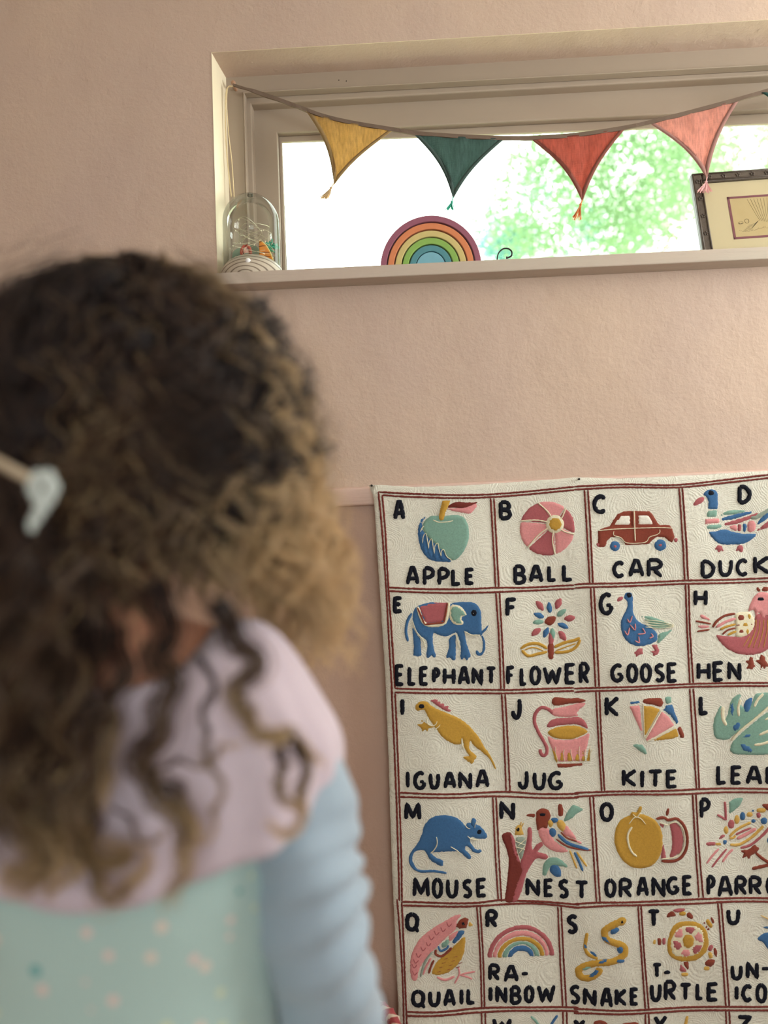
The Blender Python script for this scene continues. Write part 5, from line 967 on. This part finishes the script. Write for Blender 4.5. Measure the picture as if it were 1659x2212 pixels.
# sleeves
M_SLV = mat('pale_blue_sleeve', (150, 168, 184), .8, sheen=.3, bump=[('noise', 30, .25, .004), ('noise', 800, .2, .0004)])
for (s_, e_, w_, sg) in ((SH, EL, WR, 1), (SHL, ELL, WRL, -1)):
    c = catmull([s_+V3((-sg*.012, 0, .008)), s_.lerp(e_, .5)+V3((sg*.004, 0, 0)), e_, e_.lerp(w_, .5), w_-(w_-e_)*.04], 16); N = len(c); b = MB(); vs = []; n = 48
    for i, p in enumerate(c):
        t_ = (c[min(i+1, N-1)]-c[max(i-1, 0)]).normalized(); a1 = t_.cross(V3((0, 1, 0))).normalized(); a2 = t_.cross(a1); f_ = i/(N-1)
        r = .0345+.002*min(1,f_*4)+.0035*math.sin(PI*min(1, f_*1.5))-.010*max(0, f_-.7)/.3
        el = math.exp(-((f_-.50)/.16)**2)
        for k in range(n):
            a = 2*PI*k/n; wr = .0030*el*math.sin(f_*88+math.cos(a-.5)*2.4+1)*(1+.7*math.cos(a))+.0014*math.sin(f_*30+a*2)+.0018*math.sin(a*3+f_*9)
            vs.append(p+(a1*math.cos(a)+a2*math.sin(a))*(r+wr))
    b.add(vs, [(i*n+k, i*n+(k+1) % n, (i+1)*n+(k+1) % n, (i+1)*n+k) for i in range(N-1) for k in range(n)])
    b.build('sleeve', M_SLV, girl, True).modifiers.new('s', 'SOLIDIFY').thickness = .0012
# cape
M_CAPE = mat('lilac_cape', (192, 178, 190), .85, sheen=.35, bump=[('noise', 18, .35, .006), ('noise', 700, .25, .0005)])
b = MB(); n = 128; R_n = 26; vs = []; HZS = P(735, 1700, -.935).z; HZB = P(200, 1950, -1.03).z
for i in range(R_n):
    t_ = i/(R_n-1)
    for k in range(n):
        a = 2*PI*k/n; ca, sa = math.cos(a), math.sin(a); side = abs(ca)**2.6; back = max(0, -sa)
        nk = V3((BX+(NB.x-BX)*.35+.066*ca, BYc-.006+.056*sa, nz+.014*side+.004-.030*(1-side)))
        sh = V3((BX+math.copysign(abs(ca)**.8, ca)*.150, BYc+math.copysign(abs(sa)**.85, sa)*.082, nz-.042-.02*(1-side)))
        hz = HZS*side+(nz-.17)*(1-side) if sa > 0 else HZS*side+HZB*(1-side)
        hm = V3((BX+math.copysign(abs(ca)**.85, ca)*.158, BYc+math.copysign(abs(sa)**.85, sa)*.098, hz))
        if t_ < .42: s_ = t_/.42; p = nk.lerp(sh, s_)+V3((0, 0, .026*math.sin(PI*s_)))
        else: s_ = (t_-.42)/.58; p = sh.lerp(hm, s_)+V3((ca*.008*math.sin(PI*s_), sa*.006*math.sin(PI*s_), 0))
        fo = .0035*t_*math.sin(a*9+t_*2)+.0018*t_*math.sin(a*23)
        vs.append(p+V3((ca*fo, sa*fo, .004*t_*math.sin(a*6+1))))
b.add(vs, [(i*n+k, i*n+(k+1) % n, (i+1)*n+(k+1) % n, (i+1)*n+k) for i in range(R_n-1) for k in range(n)])
b.build('cape', M_CAPE, girl, True).modifiers.new('s', 'SOLIDIFY').thickness = .003

# hair: locks of curling strands
M_HAIR = bpy.data.materials.new('curly_brown_hair'); M_HAIR.use_nodes = True; nt = M_HAIR.node_tree; bb = nt.nodes['Principled BSDF']; bb.inputs['Roughness'].default_value = .42; bb.inputs['Specular IOR Level'].default_value = .5
at = nt.nodes.new('ShaderNodeAttribute'); at.attribute_name = 'tone'; nt.links.new(at.outputs['Color'], bb.inputs['Base Color'])
tr = nt.nodes.new('ShaderNodeBsdfTranslucent'); mx = nt.nodes.new('ShaderNodeMixShader'); mx.inputs[0].default_value = .35; nt.links.new(at.outputs['Color'], tr.inputs[0]); nt.links.new(bb.outputs[0], mx.inputs[1]); nt.links.new(tr.outputs[0], mx.inputs[2]); nt.links.new(mx.outputs[0], nt.nodes['Material Output'].inputs[0])
EC = P(262, 985, -.915); EC = V3((EC.x, -.905, EC.z)); ER = V3((.148, .120, .160))
DARK, MID, LITE = np.array(lin((40, 32, 34))), np.array(lin((92, 70, 56))), np.array(lin((226, 196, 150)))  # root-to-tip colours; tone also paints light on the right, shade on the back
class Hair:
    def __init__(s): s.P = []; s.R = []; s.C = []
    def lock(s, path, nst, rad, curl, lam, r0=.00045, tone=0.0, frizz=.0025, taper=1.0, npt=30):
        """path: centreline; strands wound around it"""
        c = np.array([tuple(p) for p in path]); seg = np.linalg.norm(np.diff(c, axis=0), axis=1); Lc = np.concatenate([[0], np.cumsum(seg)]); tot = Lc[-1]
        tt = np.linspace(0, 1, npt); c = np.stack([np.interp(tt*tot, Lc, c[:, i]) for i in range(3)], 1)
        T = np.gradient(c, axis=0); T /= np.linalg.norm(T, axis=1)[:, None]+1e-9
        A = np.cross(T, np.array([.3, 1, .1])); A /= np.linalg.norm(A, axis=1)[:, None]+1e-9; B = np.cross(T, A)
        ph = RNG.random()*6.28; w_ = 2*PI*tt*tot/lam*(1 if RNG.random() < .5 else -1)+ph
        env = np.clip(tt/.25, 0, 1)
        cc = c+(A*np.cos(w_)[:, None]+B*np.sin(w_)[:, None])*(curl*env)[:, None]
        for k in range(nst):
            o1, o2 = RNG.normal(size=2)*rad*.55; f1 = RNG.random()*6.28; f2 = RNG.uniform(.7, 1.4); e = 1-.45*taper*tt**2
            ln = RNG.uniform(.86, 1.0); 
            wob = np.sin(w_*f2*1.9+f1)[:, None]*frizz*A*env[:, None]+np.cos(w_*f2*1.6+f1*2)[:, None]*frizz*B*env[:, None]
            q = cc+A*(o1*e)[:, None]+B*(o2*e)[:, None]+wob
            if ln < 1: q = np.stack([np.interp(tt*ln, tt, q[:, i]) for i in range(3)], 1)
            s.P.append(q); s.R.append(r0*(1-.55*tt**2)*RNG.uniform(.75, 1.25))
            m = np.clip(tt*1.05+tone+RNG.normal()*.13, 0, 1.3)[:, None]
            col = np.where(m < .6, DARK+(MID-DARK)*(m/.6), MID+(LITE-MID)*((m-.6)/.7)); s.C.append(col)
    def build(s, name, parent, **k):
        P3 = np.array(s.P); R3 = np.array(s.R); C3 = np.array(s.C); S, Np, _ = P3.shape
        T = np.gradient(P3, axis=1); T /= np.linalg.norm(T, axis=2)[..., None]+1e-9
        A = np.cross(T, np.array([.21, .95, .2])); A /= np.linalg.norm(A, axis=2)[..., None]+1e-9; B = np.cross(T, A)
        V = np.stack([P3+R3[..., None]*(A*math.cos(2*PI*j/3)+B*math.sin(2*PI*j/3)) for j in range(3)], 2)
        V = V.reshape(-1, 3)-np.array(parent.location)
        base = (np.arange(S)*Np*3)[:, None, None]+(np.arange(Np-1)*3)[None, :, None]; j = np.arange(3)[None, None, :]; j2 = (j+1) % 3
        F = np.stack([base+j, base+j2, base+3+j2, base+3+j], -1).reshape(-1, 4); nf = len(F)
        me = bpy.data.meshes.new(name); me.vertices.add(len(V)); me.vertices.foreach_set('co', V.astype(np.float32).ravel()); me.loops.add(nf*4); me.loops.foreach_set('vertex_index', F.astype(np.int32).ravel())
        me.polygons.add(nf); me.polygons.foreach_set('loop_start', np.arange(nf)*4); me.polygons.foreach_set('loop_total', np.full(nf, 4)); me.update()
        ca = me.color_attributes.new('tone', 'FLOAT_COLOR', 'POINT'); cols = np.ones((S, Np, 3, 4)); cols[..., :3] = C3[:, :, None, :]; ca.data.foreach_set('color', cols.ravel().astype(np.float32))
        return link(name, me, M_HAIR, parent, True, **k)
Hh = Hair()
def vpx(v, Y=-1.0): return P(300, v, Y).z
ZL, ZN, ZF = vpx(1850, -1.03), vpx(1335, -.98), vpx(1420, -.86)
ZE = EC.z-.02
def lock_path(az, pol, shell, zend, flare=1.0, lean=0.0, leany=0.0):
    """from the crown over the head, then hanging"""
    pts = []; d = V3((math.cos(az), math.sin(az), 0))
    for i in range(7):
        p_ = pol+(PI/2-pol)*i/6
        pts.append(V3((EC.x+ER.x*shell*math.sin(p_)*d.x, EC.y+ER.y*shell*math.sin(p_)*d.y, ZE+ER.z*1.08*shell*math.cos(p_))))
    z0 = pts[-1].z; n_ = max(3, int((z0-zend)/.035))
    for i in range(1, n_+1):
        s_ = i/n_; z = z0+(zend-z0)*s_; f_ = shell*(1+(flare-1)*math.sin(PI/2*min(1, s_*1.4)))
        pts.append(V3((EC.x+ER.x*f_*d.x+lean*s_, EC.y+ER.y*f_*d.y+leany*min(1, s_*1.6), z)))
    return catmull(pts, 3)
nL = 560
for i in range(nL):
    az = 2*PI*((i*.618034) % 1); pol = .03+.95*RNG.random()**.8 if i % 4 else -RNG.uniform(.05, .55); shell = RNG.uniform(.80, 1.0)
    dx, dy = math.cos(az), math.sin(az)
    if dy < .25 and dx < .18+RNG.normal()*.05:                # back and left: long, down the back
        ze = ZL+RNG.uniform(-.012, .060)*(1+.8*max(0, dx+.1)); sh2 = 1.0; fl = RNG.uniform(.9, 1.05); ln = .02 if dx > -.3 else 0
        sh_ = shell*.98; tone = -.12
        Hh.lock(lock_path(az, pol, sh_, ze, fl, RNG.uniform(-.015, .012), -.055+.03*RNG.random()-.02*max(0, 1+dy)), 21, .0060, RNG.uniform(.008, .014), RNG.uniform(.055, .09), tone=tone-.22, frizz=.0014)  # tone lowered to paint shade on the back of the head
    elif dy < .1:                                             # back right: lifted off the neck
        ze = ZN+RNG.uniform(-.012, .05)*(1.3-dx); Hh.lock(lock_path(az, pol, shell, ze, RNG.uniform(1.0, 1.10), RNG.uniform(0, .03)), 18, .0052, RNG.uniform(.008, .014), RNG.uniform(.045, .07), tone=-.42+1.9*max(0, dx-.42), frizz=.0015)  # tone rises to the right: window light painted into the colour
    else:                                                     # front sides; leave the face free
        if abs(dx) < .55: pol = min(pol, .45) if i % 3 else -RNG.uniform(.05, .4); az = (PI*.22 if dx > 0 else PI*.78)+RNG.normal()*.15; dx = math.cos(az)
        ze = (ZF if dx > 0 else ZL+.12)+RNG.uniform(-.03, .05)
        Hh.lock(lock_path(az, pol, shell, ze, RNG.uniform(1.02, 1.16), RNG.uniform(0, .025)*(1 if dx > 0 else -1)), 15, .008, RNG.uniform(.006, .012), RNG.uniform(.035, .055), tone=.05+.75*max(0, dx))  # right-hand locks coloured lighter, as if lit
for i in range(70):                                       # nape, over the top of the neck
    az = -PI*.5+RNG.uniform(.05, 1.0); Hh.lock(lock_path(az, .9, RNG.uniform(.78, .97), ZN+RNG.uniform(-.006, .045), RNG.uniform(.92, 1.05), RNG.uniform(-.01, .02)), 15, .0055, RNG.uniform(.006, .011), RNG.uniform(.045, .07), tone=-.40+1.2*max(0, math.cos(az)-.5), frizz=.0015)  # painted shade at the nape, easing to painted light on the right
# frizz on the outline
for i in range(170):
    az = RNG.uniform(0, 2*PI); Hh.lock(lock_path(az, .1+1.1*RNG.random(), RNG.uniform(1.0, 1.05), EC.z-RNG.uniform(.03, .17) if math.cos(az) > 0 else EC.z-.2, RNG.uniform(1.02, 1.18)), 3, .018, .009, RNG.uniform(.03, .06), r0=.00028, tone=.30 if math.cos(az) > 0 else .05, frizz=.005)  # paler on the right: rim light put into the colour
# locks swept from the right side to the clip
CL = P(118, 1050, -1.06); 
for i in range(64):
    s_ = i/63; v0 = 640+520*s_; u0 = 560+90*math.sin(PI*s_*.9)+RNG.normal()*20
    def onsh(u, v, k=1.0):
        o_ = CAM; d = (RM @ V3(((u-CX)/F_PX, -(v-CY)/F_PX, -1.0))); q = V3(((o_.x-EC.x)/(ER.x*k), (o_.y-EC.y)/(ER.y*k), (o_.z-ZE)/(ER.z*1.08*k))); e = V3((d.x/(ER.x*k), d.y/(ER.y*k), d.z/(ER.z*1.08*k)))
        A_ = e.dot(e); B_ = 2*q.dot(e); C_ = q.dot(q)-1; D_ = B_*B_-4*A_*C_
        return o_+d*((-B_-math.sqrt(D_))/(2*A_)) if D_ > 0 else o_+d*(-B_/(2*A_))
    k_ = RNG.uniform(.97, 1.05)
    p0 = onsh(u0, v0, k_); p1 = onsh(u0-150, v0+30+80*(1-s_)-40*s_, k_+.02); p2 = onsh(300, 860+220*s_-30*(1-s_), k_+.02); p3 = onsh(190, 960+130*s_, k_+.01)
    Hh.lock(catmull([p0, p1, p2, p3, CL+V3((0, .012, RNG.uniform(-.006, .010)))], 6), 12, .0075, RNG.uniform(.003, .008), RNG.uniform(.04, .07), tone=-.42+.1*RNG.random())  # darkened for the shaded back of the head
# ringlets over the cape, read from the photograph
Q = lambda pts: [(x/1.929, 1200+y/1.929) for x, y in pts]
def ringlet(pts, nst, rad, Y=-1.055, tone=.05, curl=.003, r0=.00042):
    c = [P(u, v, Y+.012*math.sin(i*1.1)) for i, (u, v) in enumerate(Q(pts))]; Hh.lock(catmull(c, 5), nst, rad, curl, .035, tone=tone, frizz=.0012, taper=1.3, r0=r0)
ringlet([(640,120),(690,300),(660,430),(700,530),(665,690),(600,830),(590,910),(680,1020),(740,1120),(780,1220),(740,1340),(715,1480)], 60, .0085, tone=.02)
ringlet([(680,950),(760,1010),(800,1100),(790,1230)], 26, .005, tone=.25)
ringlet([(380,300),(360,480),(400,700),(390,900),(330,1060),(340,1180),(430,1260),(520,1290),(500,1210),(400,1180)], 60, .011, tone=.08)
ringlet([(380,900),(350,1150),(370,1320),(450,1420),(550,1390),(600,1290),(560,1190)], 34, .006, tone=.22)
ringlet([(900,200),(980,330),(1050,430),(1010,530),(990,640),(1060,720),(1180,760),(1270,790)], 60, .0085, tone=.12)
ringlet([(1120,740),(1230,760),(1310,810),(1340,900)], 12, .004, tone=.5)
ringlet([(1180,770),(1160,860),(1175,960),(1230,1060),(1260,1090)], 20, .0035, tone=.3)
ringlet([(1230,770),(1260,870),(1275,980),(1245,1090),(1170,1155),(1085,1120)], 30, .0042, tone=.3)
ringlet([(830,420),(890,560),(850,680),(860,780),(900,900),(910,1030),(880,1140),(820,1220)], 12, .003, tone=.2)
ringlet([(610,880),(720,880),(850,850),(940,800),(1010,750)], 9, .0025, tone=.3)
ringlet([(470,1050),(560,1150),(640,1180),(690,1150)], 7, .002, tone=.3)
ringlet([(150,700),(170,900),(130,1080),(160,1230),(100,1330),(0,1350)], 60, .012, tone=.1)
ringlet([(60,600),(40,900),(80,1100),(220,1200),(240,1290),(120,1360),(10,1300)], 60, .012, tone=.15)
ringlet([(240,700),(270,900),(230,1100),(290,1230),(300,1350),(220,1410),(170,1360)], 22, .005, tone=.3)
ringlet([(300,600),(340,780),(300,900),(200,930)], 20, .006, tone=.1)
ringlet([(480,300),(500,500),(440,650),(470,800),(420,930),(460,1060)], 40, .008, tone=.0)
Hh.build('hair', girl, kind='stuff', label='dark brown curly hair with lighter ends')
# dark mass under the locks
b = MB(); vs = []; n = 48
for i in range(26):
    t_ = i/25
    if t_ < .5:
        a = PI*.5*(t_/.5); rx, ry, z = ER.x*.70*math.sin(a)+1e-4, ER.y*.70*math.sin(a)+1e-4, ZE+ER.z*.90*math.cos(a)
    else: s_ = (t_-.5)/.5; rx, ry, z = ER.x*(.70-.25*s_), ER.y*(.70-.1*s_), ZE+(ZL+.09-ZE)*s_
    for k in range(n):
        a = 2*PI*k/n; ca, sa = math.cos(a), math.sin(a); zz = z; x = EC.x+rx*ca; y = EC.y+ry*sa
        zlim = ZL+.09 if (ca < .05 and sa < .3) else (ZN+.095)
        if sa > .3: zlim = max(zlim, ZE+.06) if abs(ca) < .6 else ZN+.05
        zz = max(z, zlim)
        if t_ > .5: x -= .0
        vs.append((x, y, zz))
b.add(vs, [(i*n+k, i*n+(k+1) % n, (i+1)*n+(k+1) % n, (i+1)*n+k) for i in range(25) for k in range(n)])
b.build('hair_underlayer', mat('dark_hair', (44, 34, 32), .7, bump=[('noise', 60, .8, .01)]), girl, True)
# hair clip
cg = CL+V3((0, -.012, 0)); b = MB()
for k in range(6):
    a = k*PI/3; b.ball(cg+V3((.0055*math.cos(a), -.002, .0065*math.sin(a)-.002)), (.0045, .003, .005), 12)
for k in range(3): b.ball(cg+V3((-.001-.003*k, -.002, -.013-.005*k)), (.0045-.001*k, .003, .0045), 12)
cl = b.build('hair_clip', mat('white_flower_clip', (186, 196, 194), .5), girl, True)
MB().tube([P(-30, 985, -1.06), P(35, 1020, -1.062), P(88, 1050, -1.064)], [.0035, .0032, .0028], 8).build('hair_ribbon', mat('beige_ribbon', (178, 162, 140), .7), girl, True)

# braided basket standing by the wall below the rug
bc_ = P(720, 2300, -.16); br = (P(858, 2220, -.16).x-bc_.x); bz = P(800, 2215, -.16).z
bk = thing('rope_basket', 'round basket of braided red and cream rope beside the wall', 'basket', (bc_.x, -.17, 0))
ML = mat('cream_rope', (222, 206, 188), .9, bump=[('noise', 300, .5, .002)]); MRd = mat('red_rope', (176, 84, 88), .9, bump=[('noise', 300, .5, .002)])
nr = 15; hh = (bz)/nr
for i in range(nr):
    rr = br*(.84+.16*math.sin(PI*.5*min(1, (i+1)/nr*1.3))); z = hh*(i+.5)
    for j in range(3):
        pts = []; N = 108
        for k in range(N):
            a = 2*PI*k/N; w_ = a*26+j*2*PI/3; pts.append((bc_.x+(rr+.0075*math.cos(w_))*math.cos(a), -.17+(rr+.0075*math.cos(w_))*math.sin(a), z+hh*.34*math.sin(w_)))
        MB().tube(pts, hh*.24, 5, closed=True).build('rope_strand', MRd if j == 0 or (i % 3 == 2 and j == 1) else ML, bk, True)
MB().lathe([(.0001, .004), (br*.84, .004), (br*.86, .010), (br*.97, bz*.8), (br*.985, bz*.8), (br*.87, .004)], (bc_.x, -.17, 0), 40).build('lining', ML, bk, True)
